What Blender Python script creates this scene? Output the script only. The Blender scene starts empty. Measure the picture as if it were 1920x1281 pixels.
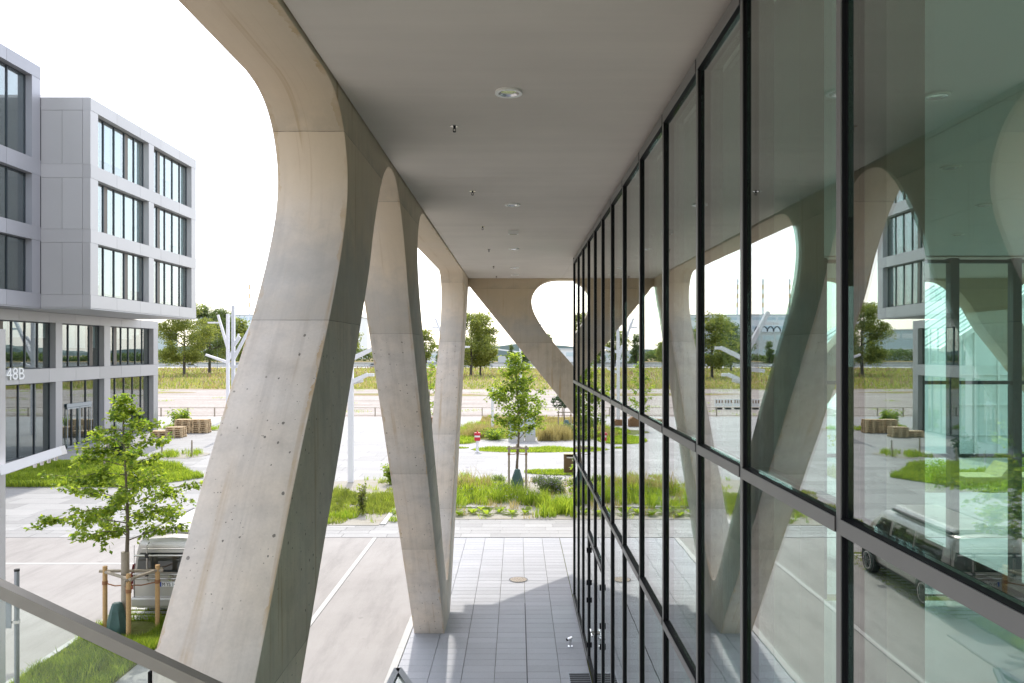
import bpy, bmesh, math, random
import numpy as np
from mathutils import Vector, Matrix
random.seed(7); RNG = np.random.default_rng(7)
scene = bpy.context.scene
COL = scene.collection
R = math.radians
# ------------------------------------------------------------------ camera, sky, sun, exposure
EYE = 6.25; F = 1450.0
cam_d = bpy.data.cameras.new('camera'); cam = bpy.data.objects.new('camera', cam_d); COL.objects.link(cam)
cam.location = (0, 0, EYE); cam.rotation_euler = (R(90), 0, 0)
cam_d.sensor_width = 36; cam_d.lens = F/1920*36
cam_d.shift_x = -10/1920; cam_d.shift_y = 17.5/1920
cam_d.clip_start = .05; cam_d.clip_end = 6000
scene.camera = cam
SUN = Vector((-.14, 1.0, 1.20)).normalized()
VEIL = 6.8
world = bpy.data.worlds.new('World'); scene.world = world; world.use_nodes = True
wn = world.node_tree; bg = wn.nodes['Background']
sky = wn.nodes.new('ShaderNodeTexSky'); sky.sky_type = 'NISHITA'; sky.sun_disc = False
sky.sun_elevation = math.asin(SUN.z); sky.sun_rotation = math.atan2(SUN.x, SUN.y)
sky.air_density = 1.0; sky.dust_density = 2.0; sky.ozone_density = 1.0
# thin bright high haze over the whole sky, slightly uneven
tcw = wn.nodes.new('ShaderNodeTexCoord'); mpw = wn.nodes.new('ShaderNodeMapping'); mpw.inputs['Scale'].default_value = (1, 1, 3)
wn.links.new(tcw.outputs['Generated'], mpw.inputs[0]); nzw = wn.nodes.new('ShaderNodeTexNoise'); nzw.inputs['Scale'].default_value = 2.2; nzw.inputs['Detail'].default_value = 6
wn.links.new(mpw.outputs[0], nzw.inputs['Vector']); rpw = wn.nodes.new('ShaderNodeValToRGB'); wn.links.new(nzw.outputs['Fac'], rpw.inputs[0])
rpw.color_ramp.elements[0].position = .3; rpw.color_ramp.elements[0].color = (.90, .915, .95, 1); rpw.color_ramp.elements[1].position = .7; rpw.color_ramp.elements[1].color = (1.0, .99, .985, 1)
vml = wn.nodes.new('ShaderNodeVectorMath'); vml.operation = 'SCALE'; vml.inputs['Scale'].default_value = VEIL; wn.links.new(rpw.outputs[0], vml.inputs[0])
vad = wn.nodes.new('ShaderNodeVectorMath'); vad.operation = 'ADD'; wn.links.new(sky.outputs[0], vad.inputs[0]); wn.links.new(vml.outputs[0], vad.inputs[1])
wn.links.new(vad.outputs[0], bg.inputs[0]); bg.inputs[1].default_value = .15
sun_d = bpy.data.lights.new('sun', 'SUN'); sun_d.energy = 2.5; sun_d.angle = R(.7); sun_d.color = (1, .95, .87)
sun = bpy.data.objects.new('sun', sun_d); COL.objects.link(sun)
sun.rotation_euler = SUN.to_track_quat('Z', 'Y').to_euler(); sun.location = (0, 30, 40)
vs = scene.view_settings; scene.display_settings.display_device = 'sRGB'
vs.view_transform = 'Standard'; vs.look = 'None'; vs.exposure = .5; vs.gamma = 1; vs.use_curve_mapping = False
scene.render.engine = 'CYCLES'
scene.cycles.max_bounces = 10; scene.cycles.transparent_max_bounces = 24; scene.cycles.diffuse_bounces = 5
scene.cycles.glossy_bounces = 5; scene.cycles.transmission_bounces = 6

# ------------------------------------------------------------------ materials
def nodes(m):
    m.use_nodes = True; nt = m.node_tree; nt.nodes.clear(); return nt
class NB:
    def __init__(s, m): s.nt = nodes(m); s.out = s.n('ShaderNodeOutputMaterial')
    def n(s, t, **k):
        x = s.nt.nodes.new(t)
        for a, b in k.items(): setattr(x, a, b)
        return x
    def l(s, a, b): s.nt.links.new(a, b)
    def coord(s, kind='Object', scale=(1,1,1)):
        c = s.n('ShaderNodeTexCoord'); mp = s.n('ShaderNodeMapping'); mp.inputs['Scale'].default_value = scale
        s.l(c.outputs[kind], mp.inputs[0]); return mp.outputs[0]
    def wpos(s, scale=(1,1,1)):
        c = s.n('ShaderNodeNewGeometry'); mp = s.n('ShaderNodeMapping'); mp.inputs['Scale'].default_value = scale
        s.l(c.outputs['Position'], mp.inputs[0]); return mp.outputs[0]
    def noise(s, co, sc, det=4, rough=.55):
        x = s.n('ShaderNodeTexNoise'); x.inputs['Scale'].default_value = sc; x.inputs['Detail'].default_value = det
        x.inputs['Roughness'].default_value = rough; s.l(co, x.inputs['Vector']); return x.outputs['Fac']
    def ramp(s, f, stops):
        x = s.n('ShaderNodeValToRGB'); e = x.color_ramp.elements
        while len(e) < len(stops): e.new(.5)
        for q, (p, c) in zip(e, stops):
            q.position = p; q.color = (c, c, c, 1) if isinstance(c, (int, float)) else (*c, 1)
        s.l(f, x.inputs[0]); return x.outputs[0]
    def mix(s, f, a, b, mode='MIX'):
        x = s.n('ShaderNodeMix', data_type='RGBA', blend_type=mode)
        for i, v in ((0, f), (6, a), (7, b)):
            if isinstance(v, (int, float)): x.inputs[i].default_value = v if i == 0 else (v, v, v, 1)
            elif isinstance(v, tuple): x.inputs[i].default_value = (*v, 1)
            else: s.l(v, x.inputs[i])
        return x.outputs[2]
    def math(s, op, a, b=0.0, c=0.0):
        x = s.n('ShaderNodeMath', operation=op)
        for i, v in enumerate((a, b, c)):
            if isinstance(v, (int, float)): x.inputs[i].default_value = v
            else: s.l(v, x.inputs[i])
        return x.outputs[0]
    def bump(s, h, strength=.3, dist=.01):
        x = s.n('ShaderNodeBump'); x.inputs['Strength'].default_value = strength; x.inputs['Distance'].default_value = dist
        s.l(h, x.inputs['Height']); return x.outputs[0]
    def pbr(s, col, rough=.7, metal=0, normal=None, spec=.5):
        x = s.n('ShaderNodeBsdfPrincipled')
        for k, v in (('Base Color', col), ('Roughness', rough), ('Metallic', metal), ('Specular IOR Level', spec)):
            if isinstance(v, tuple): x.inputs[k].default_value = (*v, 1)
            elif isinstance(v, (int, float)): x.inputs[k].default_value = v
            else: s.l(v, x.inputs[k])
        if normal is not None: s.l(normal, x.inputs['Normal'])
        s.l(x.outputs[0], s.out.inputs[0]); return x
M = {}
def plain(name, col, rough=.6, metal=0, var=.12, nsc=6, bumpd=0.0, rnd=0.0, spec=.5):
    m = bpy.data.materials.new(name); b = NB(m); co = b.wpos()
    f = b.noise(co, nsc, 5)
    c = b.mix(f, tuple(v*(1-var) for v in col), tuple(v*(1+var) for v in col))
    if rnd:
        oi = b.n('ShaderNodeObjectInfo')
        k = b.ramp(oi.outputs['Random'], [(0, 1-rnd), (1, 1+rnd*.6)]); c = b.mix(1.0, c, k, 'MULTIPLY')
    nrm = b.bump(b.noise(co, nsc*14, 3), .4, bumpd) if bumpd else None
    b.pbr(c, rough, metal, nrm, spec); M[name] = m; return m
def concrete(name, base, warm, pits=True):
    m = bpy.data.materials.new(name); b = NB(m); co = b.wpos()
    big = b.noise(co, .55, 5, .6); mid = b.noise(co, 3.2, 6, .65); fine = b.noise(co, 45, 4, .6)
    sep = b.n('ShaderNodeSeparateXYZ'); b.l(b.wpos(), sep.inputs[0])
    ge = b.n('ShaderNodeNewGeometry'); nx = b.n('ShaderNodeSeparateXYZ'); b.l(ge.outputs['True Normal'], nx.inputs[0])
    isx = b.math('GREATER_THAN', b.math('ABSOLUTE', nx.outputs[0]), .7)
    uu = b.math('ADD', b.math('MULTIPLY', sep.outputs[1], isx), b.math('MULTIPLY', sep.outputs[0], b.math('SUBTRACT', 1.0, isx)))
    cmb = b.n('ShaderNodeCombineXYZ'); b.l(b.math('ADD', uu, b.math('MULTIPLY', fine, .02)), cmb.inputs[0]); b.l(b.math('ADD', sep.outputs[2], b.math('MULTIPLY', mid, .03)), cmb.inputs[1])
    def face(su, sz_):
        q = b.n('ShaderNodeCombineXYZ'); b.l(b.math('MULTIPLY', uu, su), q.inputs[0]); b.l(b.math('MULTIPLY', sep.outputs[2], sz_), q.inputs[1]); b.l(b.math('MULTIPLY', isx, 9.0), q.inputs[2]); return q.outputs[0]
    streak = b.noise(face(8, .45), 1.0, 6, .7)
    c = b.mix(b.ramp(big, [(.38, 0), (.62, 1)]), base, warm)
    c = b.mix(1.0, c, b.ramp(mid, [(.25, .80), (.5, .98), (.75, 1.08)]), 'MULTIPLY')
    c = b.mix(1.0, c, b.ramp(streak, [(.3, .84), (.5, 1.0), (.75, 1.04)]), 'MULTIPLY')
    c = b.mix(1.0, c, b.ramp(fine, [(.2, .93), (.8, 1.05)]), 'MULTIPLY')
    # darker grey cement wash and tan weathering in soft, uneven fields; more tan high up
    sz = b.n('ShaderNodeSeparateXYZ'); b.l(b.wpos(), sz.inputs[0])
    hi = b.ramp(b.math('ADD', b.math('DIVIDE', sz.outputs[2], 10.0), b.math('MULTIPLY', big, .25)), [(.80, 0), (.93, .75)])
    c = b.mix(hi, c, tuple(v*k for v, k in zip(warm, (1.02, .96, .84))))
    gz = b.ramp(b.math('ADD', b.math('ABSOLUTE', b.math('SUBTRACT', sz.outputs[2], 6.95)), b.math('MULTIPLY', mid, .9)), [(.55, .45), (1.0, 0)])
    c = b.mix(gz, c, (.37, .375, .375))
    # rust-coloured leach stains, thin and mostly vertical
    st = b.noise(face(9, .28), 1.0, 3, .55)
    ed = b.math('MINIMUM', b.math('ABSOLUTE', b.math('ADD', sep.outputs[0], 2.28)), b.math('ABSOLUTE', b.math('ADD', sep.outputs[0], 1.61)))
    er = b.math('MULTIPLY', b.math('LESS_THAN', ed, b.math('MULTIPLY', b.math('SUBTRACT', mid, .38), .22)), b.math('MULTIPLY', b.math('SUBTRACT', 1.0, isx), b.ramp(b.noise(co, 2.0, 4), [(.45, 0), (.65, .7)])))
    c = b.mix(er, c, (.44, .29, .13))
    c = b.mix(b.math('MULTIPLY', b.ramp(st, [(.60, 0), (.68, .6)]), b.ramp(big, [(.42, .1), (.58, 1)])), c, (.36, .23, .10))
    # formwork joints at fixed heights
    jl = None
    for z in (2.35, 4.05, 6.52, 8.30):
        d = b.math('ABSOLUTE', b.math('SUBTRACT', b.math('ADD', sep.outputs[2], b.math('MULTIPLY', mid, .012)), z))
        up = b.math('SUBTRACT', sep.outputs[2], z); bl = b.math('MULTIPLY', b.math('MULTIPLY', b.math('GREATER_THAN', up, 0.0), b.math('MAXIMUM', b.math('SUBTRACT', 1.0, b.math('MULTIPLY', up, 3.2)), 0.0)), b.ramp(mid, [(.35, 0), (.6, .42)]))
        c = b.mix(bl, c, (.27, .245, .20))
        g = b.math('LESS_THAN', d, .0045); jl = g if jl is None else b.math('MAXIMUM', jl, g)
    c = b.mix(b.math('MULTIPLY', b.math('MULTIPLY', jl, .6), b.ramp(mid, [(.35, .3), (.6, 1)])), c, (.10, .09, .075))
    h = b.math('SUBTRACT', b.math('MULTIPLY', fine, .25), b.math('MULTIPLY', jl, .8))
    if pits:
        v = b.n('ShaderNodeTexVoronoi', voronoi_dimensions='2D'); v.inputs['Scale'].default_value = 9; b.l(cmb.outputs[0], v.inputs['Vector'])
        sp = b.n('ShaderNodeSeparateColor'); b.l(v.outputs['Color'], sp.inputs[0])
        rad = b.math('MULTIPLY', b.math('POWER', b.math('MAXIMUM', b.math('SUBTRACT', sp.outputs[0], .5), 0.0), 1.6), .32)
        pit = b.math('LESS_THAN', v.outputs['Distance'], rad)
        v2 = b.n('ShaderNodeTexVoronoi', voronoi_dimensions='2D'); v2.inputs['Scale'].default_value = 24; b.l(cmb.outputs[0], v2.inputs['Vector'])
        sp2 = b.n('ShaderNodeSeparateColor'); b.l(v2.outputs['Color'], sp2.inputs[0])
        pit = b.math('MAXIMUM', pit, b.math('LESS_THAN', v2.outputs['Distance'], b.math('MULTIPLY', b.math('SUBTRACT', sp2.outputs[1], .78), .42)))
        pit = b.math('MULTIPLY', b.math('MULTIPLY', pit, b.math('LESS_THAN', sep.outputs[2], 6.4)), b.ramp(b.noise(co, .8, 2), [(.40, 0), (.5, 1)]))
        c = b.mix(b.math('MULTIPLY', pit, .8), c, (.09, .08, .07)); h = b.math('SUBTRACT', h, b.math('MULTIPLY', pit, 1.0))
    b.pbr(c, .78, 0, b.bump(h, .6, .006), .3); M[name] = m; return m
concrete('concrete', (.575, .525, .48), (.63, .54, .45))
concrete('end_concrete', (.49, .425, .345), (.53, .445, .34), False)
# board marks on the end wall concrete are in the streaks
def ceiling_mat():
    m = bpy.data.materials.new('ceiling_paint'); b = NB(m)
    f = b.noise(b.wpos((.12, 2.2, 1)), 2.0, 6, .65); g = b.noise(b.wpos(), .7, 4)
    c = b.mix(b.ramp(f, [(.3, 0), (.7, 1)]), (.575, .53, .48), (.62, .57, .515)); c = b.mix(1.0, c, b.ramp(g, [(.3, .95), (.7, 1.04)]), 'MULTIPLY')
    b.pbr(c, .85, 0, b.bump(f, .15, .004), .2); M['ceiling'] = m
ceiling_mat()
def slab_mat(name, c0, c1, scale, var, rnd=.1, joints=None):
    m = bpy.data.materials.new(name); b = NB(m); co = b.wpos()
    oi = b.n('ShaderNodeObjectInfo'); gi = b.n('ShaderNodeNewGeometry')
    r = b.math('FRACT', b.math('ADD', oi.outputs['Random'], b.math('MULTIPLY', gi.outputs['Random Per Island'], 7.31)))
    c = b.mix(b.noise(co, .9, 5, .65), c0, c1)
    c = b.mix(1.0, c, b.ramp(r, [(0, 1-rnd), (.8, 1.0), (1, 1+rnd*.5)]), 'MULTIPLY')
    sp = b.noise(co, scale, 2, .8)
    c = b.mix(1.0, c, b.ramp(sp, [(.32, 1-var), (.5, 1.0), (.68, 1+var)]), 'MULTIPLY')
    if joints:
        bk = b.n('ShaderNodeTexBrick'); bk.offset = .37; bk.inputs['Scale'].default_value = 1
        bk.inputs['Brick Width'].default_value = joints[0]; bk.inputs['Row Height'].default_value = joints[1]
        bk.inputs['Mortar Size'].default_value = .012; bk.inputs['Color1'].default_value = (.78,.78,.8,1); bk.inputs['Color2'].default_value = (1,1,1,1)
        bk.inputs['Mortar'].default_value = (.45,.43,.4,1); bk.inputs['Bias'].default_value = .45; b.l(co, bk.inputs['Vector'])
        c = b.mix(1.0, c, bk.outputs[0], 'MULTIPLY')
    b.pbr(c, .75, 0, b.bump(sp, .25, .003), .3); M[name] = m
slab_mat('paving', (.365, .37, .395), (.425, .43, .455), 110, .30, .09)
slab_mat('plaza', (.30, .297, .295), (.375, .37, .367), 60, .14, .18)
slab_mat('plaza_far', (.315, .31, .305), (.375, .37, .367), 60, .08, .05, (2.2, 1.1))
def asphalt():
    m = bpy.data.materials.new('asphalt'); b = NB(m); co = b.wpos()
    c = b.mix(b.ramp(b.noise(co, .35, 6, .65), [(.3, 0), (.7, 1)]), (.30, .283, .27), (.36, .34, .325))
    c = b.mix(1.0, c, b.ramp(b.noise(b.wpos((1.6, .25, 1)), 1.2, 6, .7), [(.3, .80), (.5, .98), (.7, 1.05)]), 'MULTIPLY')
    g = b.noise(co, 120, 3, .7); c = b.mix(1.0, c, b.ramp(g, [(.3, .8), (.7, 1.18)]), 'MULTIPLY')
    c = b.mix(b.ramp(b.noise(co, 2.3, 3), [(.70, 0), (.74, .35)]), c, (.16, .15, .14))
    b.pbr(c, .85, 0, b.bump(g, .4, .004), .25); M['asphalt'] = m
asphalt()
def ground(name, cols, sc, fine=18, bd=.03):
    m = bpy.data.materials.new(name); b = NB(m); co = b.wpos()
    f = b.noise(b.wpos((.45, 1.6, 1)), sc, 7, .68)
    n = len(cols); c = b.ramp(f, [(.28+.44*i/(n-1), cols[i]) for i in range(n)])
    g = b.noise(co, fine, 4, .7); c = b.mix(1.0, c, b.ramp(g, [(.25, .7), (.5, 1), (.75, 1.25)]), 'MULTIPLY')
    b.pbr(c, .95, 0, b.bump(g, .5, bd), .1); M[name] = m
ground('gravel', [(.25,.22,.195), (.33,.295,.27), (.38,.345,.32)], .16, 3)
ground('mulch', [(.27,.25,.21), (.36,.34,.30), (.29,.25,.18)], 1.2, 30, .02)
ground('meadow', [(.13,.16,.05), (.24,.22,.09), (.27,.20,.12), (.18,.18,.07), (.34,.29,.15)], .09, 2.2, .2)
ground('soil', [(.10,.13,.03), (.15,.17,.05), (.20,.17,.10)], .8, 12)
def leafmat(name, a, c_, trans, rough=.5, tf=.5):
    m = bpy.data.materials.new(name); b = NB(m); gi = b.n('ShaderNodeNewGeometry')
    col = b.mix(gi.outputs['Random Per Island'], a, c_)
    p = b.n('ShaderNodeBsdfPrincipled'); b.l(col, p.inputs['Base Color']); p.inputs['Roughness'].default_value = rough
    p.inputs['Specular IOR Level'].default_value = .35
    t = b.n('ShaderNodeBsdfTranslucent'); tc = b.mix(1.0, col, trans, 'MULTIPLY'); b.l(tc, t.inputs[0])
    mx = b.n('ShaderNodeMixShader'); mx.inputs[0].default_value = tf; b.l(p.outputs[0], mx.inputs[1]); b.l(t.outputs[0], mx.inputs[2])
    b.l(mx.outputs[0], b.out.inputs[0]); M[name] = m
leafmat('leaf_young', (.05,.10,.018), (.19,.24,.04), (3.6,3.4,1.6))
leafmat('leaf_tree', (.075,.105,.028), (.22,.235,.07), (2.6,2.6,1.4), tf=.45)
leafmat('leaf_dark', (.055,.085,.035), (.13,.165,.06), (2.2,2.3,1.4), tf=.4)
leafmat('leaf_pine', (.03,.06,.03), (.06,.10,.045), (1.5,1.6,1.2), tf=.3)
leafmat('grass', (.08,.14,.02), (.24,.28,.05), (3.0,3.0,1.4), tf=.5)
leafmat('grass_dry', (.22,.19,.08), (.34,.30,.15), (1.8,1.7,1.2), tf=.45)
leafmat('grass_lawn', (.10,.14,.03), (.22,.24,.06), (2.6,2.6,1.4), tf=.45)
leafmat('weed_brown', (.20,.14,.08), (.32,.24,.15), (1.3,1.2,1.1), tf=.3)
leafmat('grass_meadow', (.13,.18,.04), (.29,.30,.09), (2.0,1.9,1.2), tf=.4)
leafmat('flower_white', (.45,.45,.22), (.6,.6,.35), (1.2,1.2,1), tf=.3)
leafmat('flower_violet', (.22,.17,.35), (.35,.28,.5), (1.2,1.2,1.2), tf=.3)
plain('bark', (.16,.13,.10), .9, 0, .3, 20, .01)
plain('bark_far', (.07,.06,.05), .9, 0, .2, 8)
plain('stake_wood', (.50,.31,.14), .75, 0, .25, 25, .004)
plain('grey_wood', (.34,.29,.23), .85, 0, .25, 20, .004)
plain('pallet_wood', (.62,.47,.29), .85, 0, .12, 2, .004, .25)
plain('rope', (.28,.13,.06), .9, 0, .2, 60)
plain('bag', (.05,.11,.10), .5, 0, .3, 12, .02)
plain('black', (.012,.012,.013), .45, 0, .1)
plain('rubber', (.02,.02,.02), .8, 0, .1)
plain('frame_metal', (.20,.197,.193), .42, .3, .06)
plain('frame_dark', (.010,.010,.012), .6, 0, .1, spec=.12)
plain('steel', (.50,.48,.45), .32, .9, .08, 4)
plain('handrail', (.33,.32,.30), .45, .7, .18, 9)
plain('chrome', (.75,.75,.75), .12, 1, .03)
plain('galvanised', (.30,.33,.36), .45, .7, .15, 12)
plain('white_mast', (.74,.74,.78), .45, 0, .05)
plain('white_paint', (.8,.8,.8), .5, 0, .04)
plain('lamp_white', (.78,.78,.76), .4, 0, .03)
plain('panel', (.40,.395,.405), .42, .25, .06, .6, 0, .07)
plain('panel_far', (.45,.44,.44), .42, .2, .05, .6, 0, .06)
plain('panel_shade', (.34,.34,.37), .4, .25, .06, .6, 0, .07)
plain('coping', (.42,.42,.425), .5, 0, .04)
plain('window_frame', (.045,.055,.065), .4, .3, .1)
plain('vent_mesh', (.16,.14,.12), .6, .2, .2, 80)
plain('room_dark', (.06,.06,.065), .9, 0, .2, .5)
plain('inner_wall', (.13,.115,.10), .85, 0, .1, .5)
plain('inner_floor', (.50,.50,.49), .5, 0, .1, .5)
plain('inner_ceiling', (.78,.80,.78), .8, 0, .04, .5)
plain('van_paint', (.52,.50,.475), .3, .4, .03)
plain('van_trim', (.03,.03,.032), .5, 0, .1)
plain('car_white', (.7,.7,.7), .3, 0, .03); plain('car_dark', (.03,.035,.05), .3, 0, .03); plain('car_silver', (.45,.47,.5), .3, .5, .03)
plain('red', (.48,.015,.03), .4, 0, .05); plain('blue', (.02,.08,.4), .4, 0, .03); plain('orange', (.8,.18,.05), .3, 0, .05)
plain('number_black', (.02,.02,.02), .5, 0, .05)
plain('rust', (.22,.12,.06), .85, .1, .3, 4, .01)
plain('bin_brown', (.13,.085,.04), .6, .3, .15, 5)
plain('cabinet', (.42,.46,.50), .5, .1, .05)
plain('kerb', (.46,.455,.44), .8, 0, .1, 3, .004)
plain('white_line', (.72,.72,.71), .7, 0, .08, 5, .002)
plain('iron', (.22,.18,.12), .7, .3, .3, 30, .006)
plain('drain', (.04,.04,.045), .6, .5, .2)
plain('road', (.30,.29,.28), .8, 0, .08, 1)
plain('far_white', (.66,.69,.72), .6, 0, .05, .1); plain('far_blue', (.46,.56,.61), .3, 0, .1, .1); plain('far_grey', (.50,.53,.56), .6, 0, .1, .1)  # pale far walls: distance haze put into the white
plain('glasshouse_white', (.72,.76,.76), .5, 0, .04, .5); plain('glasshouse_panel', (.60,.68,.68), .35, 0, .05, .5)
plain('far_hill', (.11,.15,.14), .95, 0, .35, .02)  # lightened grey-green: air haze over the hills put into the colour
plain('bench_wood', (.40,.36,.20), .8, 0, .2, 6, .004)
def glassmat(name, tint, stops, rough=0.0):
    m = bpy.data.materials.new(name); b = NB(m)
    lw = b.n('ShaderNodeLayerWeight'); lw.inputs[0].default_value = .5
    f = b.ramp(lw.outputs['Facing'], stops)
    t = b.n('ShaderNodeBsdfTransparent'); t.inputs[0].default_value = (*tint, 1)
    g = b.n('ShaderNodeBsdfGlossy'); g.inputs[0].default_value = (.97, .98, .97, 1); g.inputs['Roughness'].default_value = rough
    if name == 'facade_glass': b.l(b.bump(b.noise(b.wpos(), .9, 2), .25, .0022), g.inputs['Normal'])
    mx = b.n('ShaderNodeMixShader'); b.l(f, mx.inputs[0]); b.l(t.outputs[0], mx.inputs[1]); b.l(g.outputs[0], mx.inputs[2])
    b.l(mx.outputs[0], b.out.inputs[0]); M[name] = m
glassmat('facade_glass', (.79, .97, .91), [(0, .10), (.42, .17), (.58, .30), (.7, .41), (.8, .56), (.9, .74), (1, .97)])
glassmat('window_glass', (.62, .74, .74), [(0, .12), (.4, .20), (.7, .36), (1, .9)])
glassmat('clear_glass', (.93, .97, .95), [(0, .04), (.6, .08), (.85, .3), (1, .8)])
glassmat('car_glass', (.25, .28, .28), [(0, .08), (.5, .12), (.8, .35), (1, .9)])
def blindmat():
    m = bpy.data.materials.new('blind'); b = NB(m); sp = b.n('ShaderNodeSeparateXYZ'); b.l(b.wpos(), sp.inputs[0])
    s = b.math('FRACT', b.math('MULTIPLY', sp.outputs[2], 11))
    c = b.mix(b.ramp(s, [(.0, 0), (.12, 1), (.9, 1), (1, 0)]), (.42, .45, .48), (.80, .83, .86)); b.pbr(c, .6); M['blind'] = m
blindmat()

# ------------------------------------------------------------------ object helpers
ROOT = {}
def wloc(o):
    v = Vector(o.location)
    while o.parent: o = o.parent; v += Vector(o.location)
    return v
def tag(o, label=None, cat=None, group=None, kind=None):
    if label: o['label'] = label
    if cat: o['category'] = cat
    if group: o['group'] = group
    if kind: o['kind'] = kind
    return o
def thing(name, label, cat, loc=(0,0,0), group=None):
    o = bpy.data.objects.new(name, None); COL.objects.link(o); o.location = loc; o.empty_display_size = .3
    return tag(o, label, cat, group)
class MB:
    def __init__(s): s.v = []; s.f = []; s.mi = []; s.cm = 0
    def add(s, vs_, fs_):
        n = len(s.v); s.v += [tuple(p) for p in vs_]; s.f += [tuple(i+n for i in f) for f in fs_]; s.mi += [s.cm]*len(fs_); return s
    def box(s, x0, x1, y0, y1, z0, z1):
        return s.add([(x0,y0,z0),(x1,y0,z0),(x1,y1,z0),(x0,y1,z0),(x0,y0,z1),(x1,y0,z1),(x1,y1,z1),(x0,y1,z1)],
                     [(0,3,2,1),(4,5,6,7),(0,1,5,4),(1,2,6,5),(2,3,7,6),(3,0,4,7)])
    def frame(s, d):
        d = Vector(d).normalized(); u = Vector((0,0,1)) if abs(d.z) < .95 else Vector((0,1,0))
        a = d.cross(u).normalized(); return a, a.cross(d).normalized()
    def beam(s, p0, p1, w, h, w1=None, h1=None):
        p0 = Vector(p0); p1 = Vector(p1); a, b_ = s.frame(p1-p0); w1 = w1 or w; h1 = h1 or h
        vs_ = [p0+a*w*i/2+b_*h*j/2 for i, j in ((-1,-1),(1,-1),(1,1),(-1,1))] + [p1+a*w1*i/2+b_*h1*j/2 for i, j in ((-1,-1),(1,-1),(1,1),(-1,1))]
        return s.add(vs_, [(3,2,1,0),(4,5,6,7),(0,1,5,4),(1,2,6,5),(2,3,7,6),(3,0,4,7)])
    def tube(s, pts, rad, n=8, cap=True):
        pts = [Vector(p) for p in pts]; rr = rad if isinstance(rad, (list, tuple)) else [rad]*len(pts); vs_ = []; fs_ = []
        for i, p in enumerate(pts):
            d = pts[min(i+1, len(pts)-1)]-pts[max(i-1, 0)]; a, b_ = s.frame(d)
            for k in range(n): t = 2*math.pi*k/n; vs_.append(p+(a*math.cos(t)+b_*math.sin(t))*rr[i])
        for i in range(len(pts)-1):
            for k in range(n): fs_.append((i*n+k, i*n+(k+1) % n, (i+1)*n+(k+1) % n, (i+1)*n+k))
        if cap: fs_ += [tuple(range(n-1, -1, -1)), tuple((len(pts)-1)*n+k for k in range(n))]
        return s.add(vs_, fs_)
    def prism(s, poly, axis, a0, a1):      # poly in the two other axes, extruded along axis
        n = len(poly)
        def P(u, w, a): return {'x': (a,u,w), 'y': (u,a,w), 'z': (u,w,a)}[axis]
        vs_ = [P(u,w,a0) for u, w in poly]+[P(u,w,a1) for u, w in poly]
        return s.add(vs_, [tuple(range(n-1,-1,-1)), tuple(range(n, 2*n))]+[(i,(i+1)%n,n+(i+1)%n,n+i) for i in range(n)])
    def build(s, name, mat, parent=None, smooth=False, fix=True, label=None):
        me = bpy.data.meshes.new(name); off = wloc(parent) if parent else Vector((0,0,0))
        me.from_pydata([(p[0]-off.x, p[1]-off.y, p[2]-off.z) for p in s.v], [], s.f)
        mats = mat if isinstance(mat, (list, tuple)) else [mat]
        for m_ in mats: me.materials.append(M[m_])
        if len(mats) > 1: me.polygons.foreach_set('material_index', s.mi)
        if fix:
            bm = bmesh.new(); bm.from_mesh(me); bmesh.ops.recalc_face_normals(bm, faces=bm.faces); bm.to_mesh(me); bm.free()
        if smooth: me.shade_smooth(); me.set_sharp_from_angle(angle=.65)
        o = bpy.data.objects.new(name, me); COL.objects.link(o); o.parent = parent
        if label: o['label'] = label
        return o
def part(name, mat, parent, *boxes, **k):
    m = MB()
    for b_ in boxes: m.box(*b_)
    return m.build(name, mat, parent, **k)
def struct(o): o['kind'] = 'structure'; return o
def inst(src, loc, parent, name=None):
    o = src.copy(); COL.objects.link(o); o.parent = parent; o.location = loc; return o
def copy_tree(o, parent=None):
    c = o.copy(); COL.objects.link(c); c.parent = parent
    for ch in list(o.children): copy_tree(ch, c)
    return c
def blades(name, mat, parent, P, h, w, lean, tri=True):
    """P (n,3) roots, h,w (n,) size; one bent blade (two triangles) each"""
    n = len(P); off = np.array(wloc(parent)) if parent else np.zeros(3)
    P = np.asarray(P, float)-off; a = RNG.uniform(0, 2*np.pi, n); la = RNG.uniform(0, 2*np.pi, n)
    side = np.stack([np.cos(a), np.sin(a), np.zeros(n)], 1)*(w/2)[:, None]
    ln = np.stack([np.cos(la), np.sin(la), np.zeros(n)], 1)*(h*lean*RNG.uniform(.3, 1, n))[:, None]
    up = np.array([0,0,1.])
    v0 = P-side; v1 = P+side; v2 = P+ln*.35+up*(h*.6)[:, None]+side*.8; v3 = P+ln*.35+up*(h*.6)[:, None]-side*.8; v4 = P+ln+up*h[:, None]
    V = np.stack([v0,v1,v2,v3,v4], 1).reshape(-1, 3)
    b_ = np.arange(n)[:, None]*5
    L = np.concatenate([b_+np.array([[0,1,2,3]]), b_+np.array([[3,2,4]])], 1).reshape(-1)
    me = bpy.data.meshes.new(name); me.vertices.add(len(V)); me.vertices.foreach_set('co', V.reshape(-1))
    me.loops.add(len(L)); me.loops.foreach_set('vertex_index', L.astype(np.int32))
    st = np.stack([np.arange(n)*7, np.arange(n)*7+4], 1).reshape(-1); me.polygons.add(2*n)
    me.polygons.foreach_set('loop_start', st.astype(np.int32)); me.materials.append(M[mat]); me.update(calc_edges=True); me.validate()
    o = bpy.data.objects.new(name, me); COL.objects.link(o); o.parent = parent; return o
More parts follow.
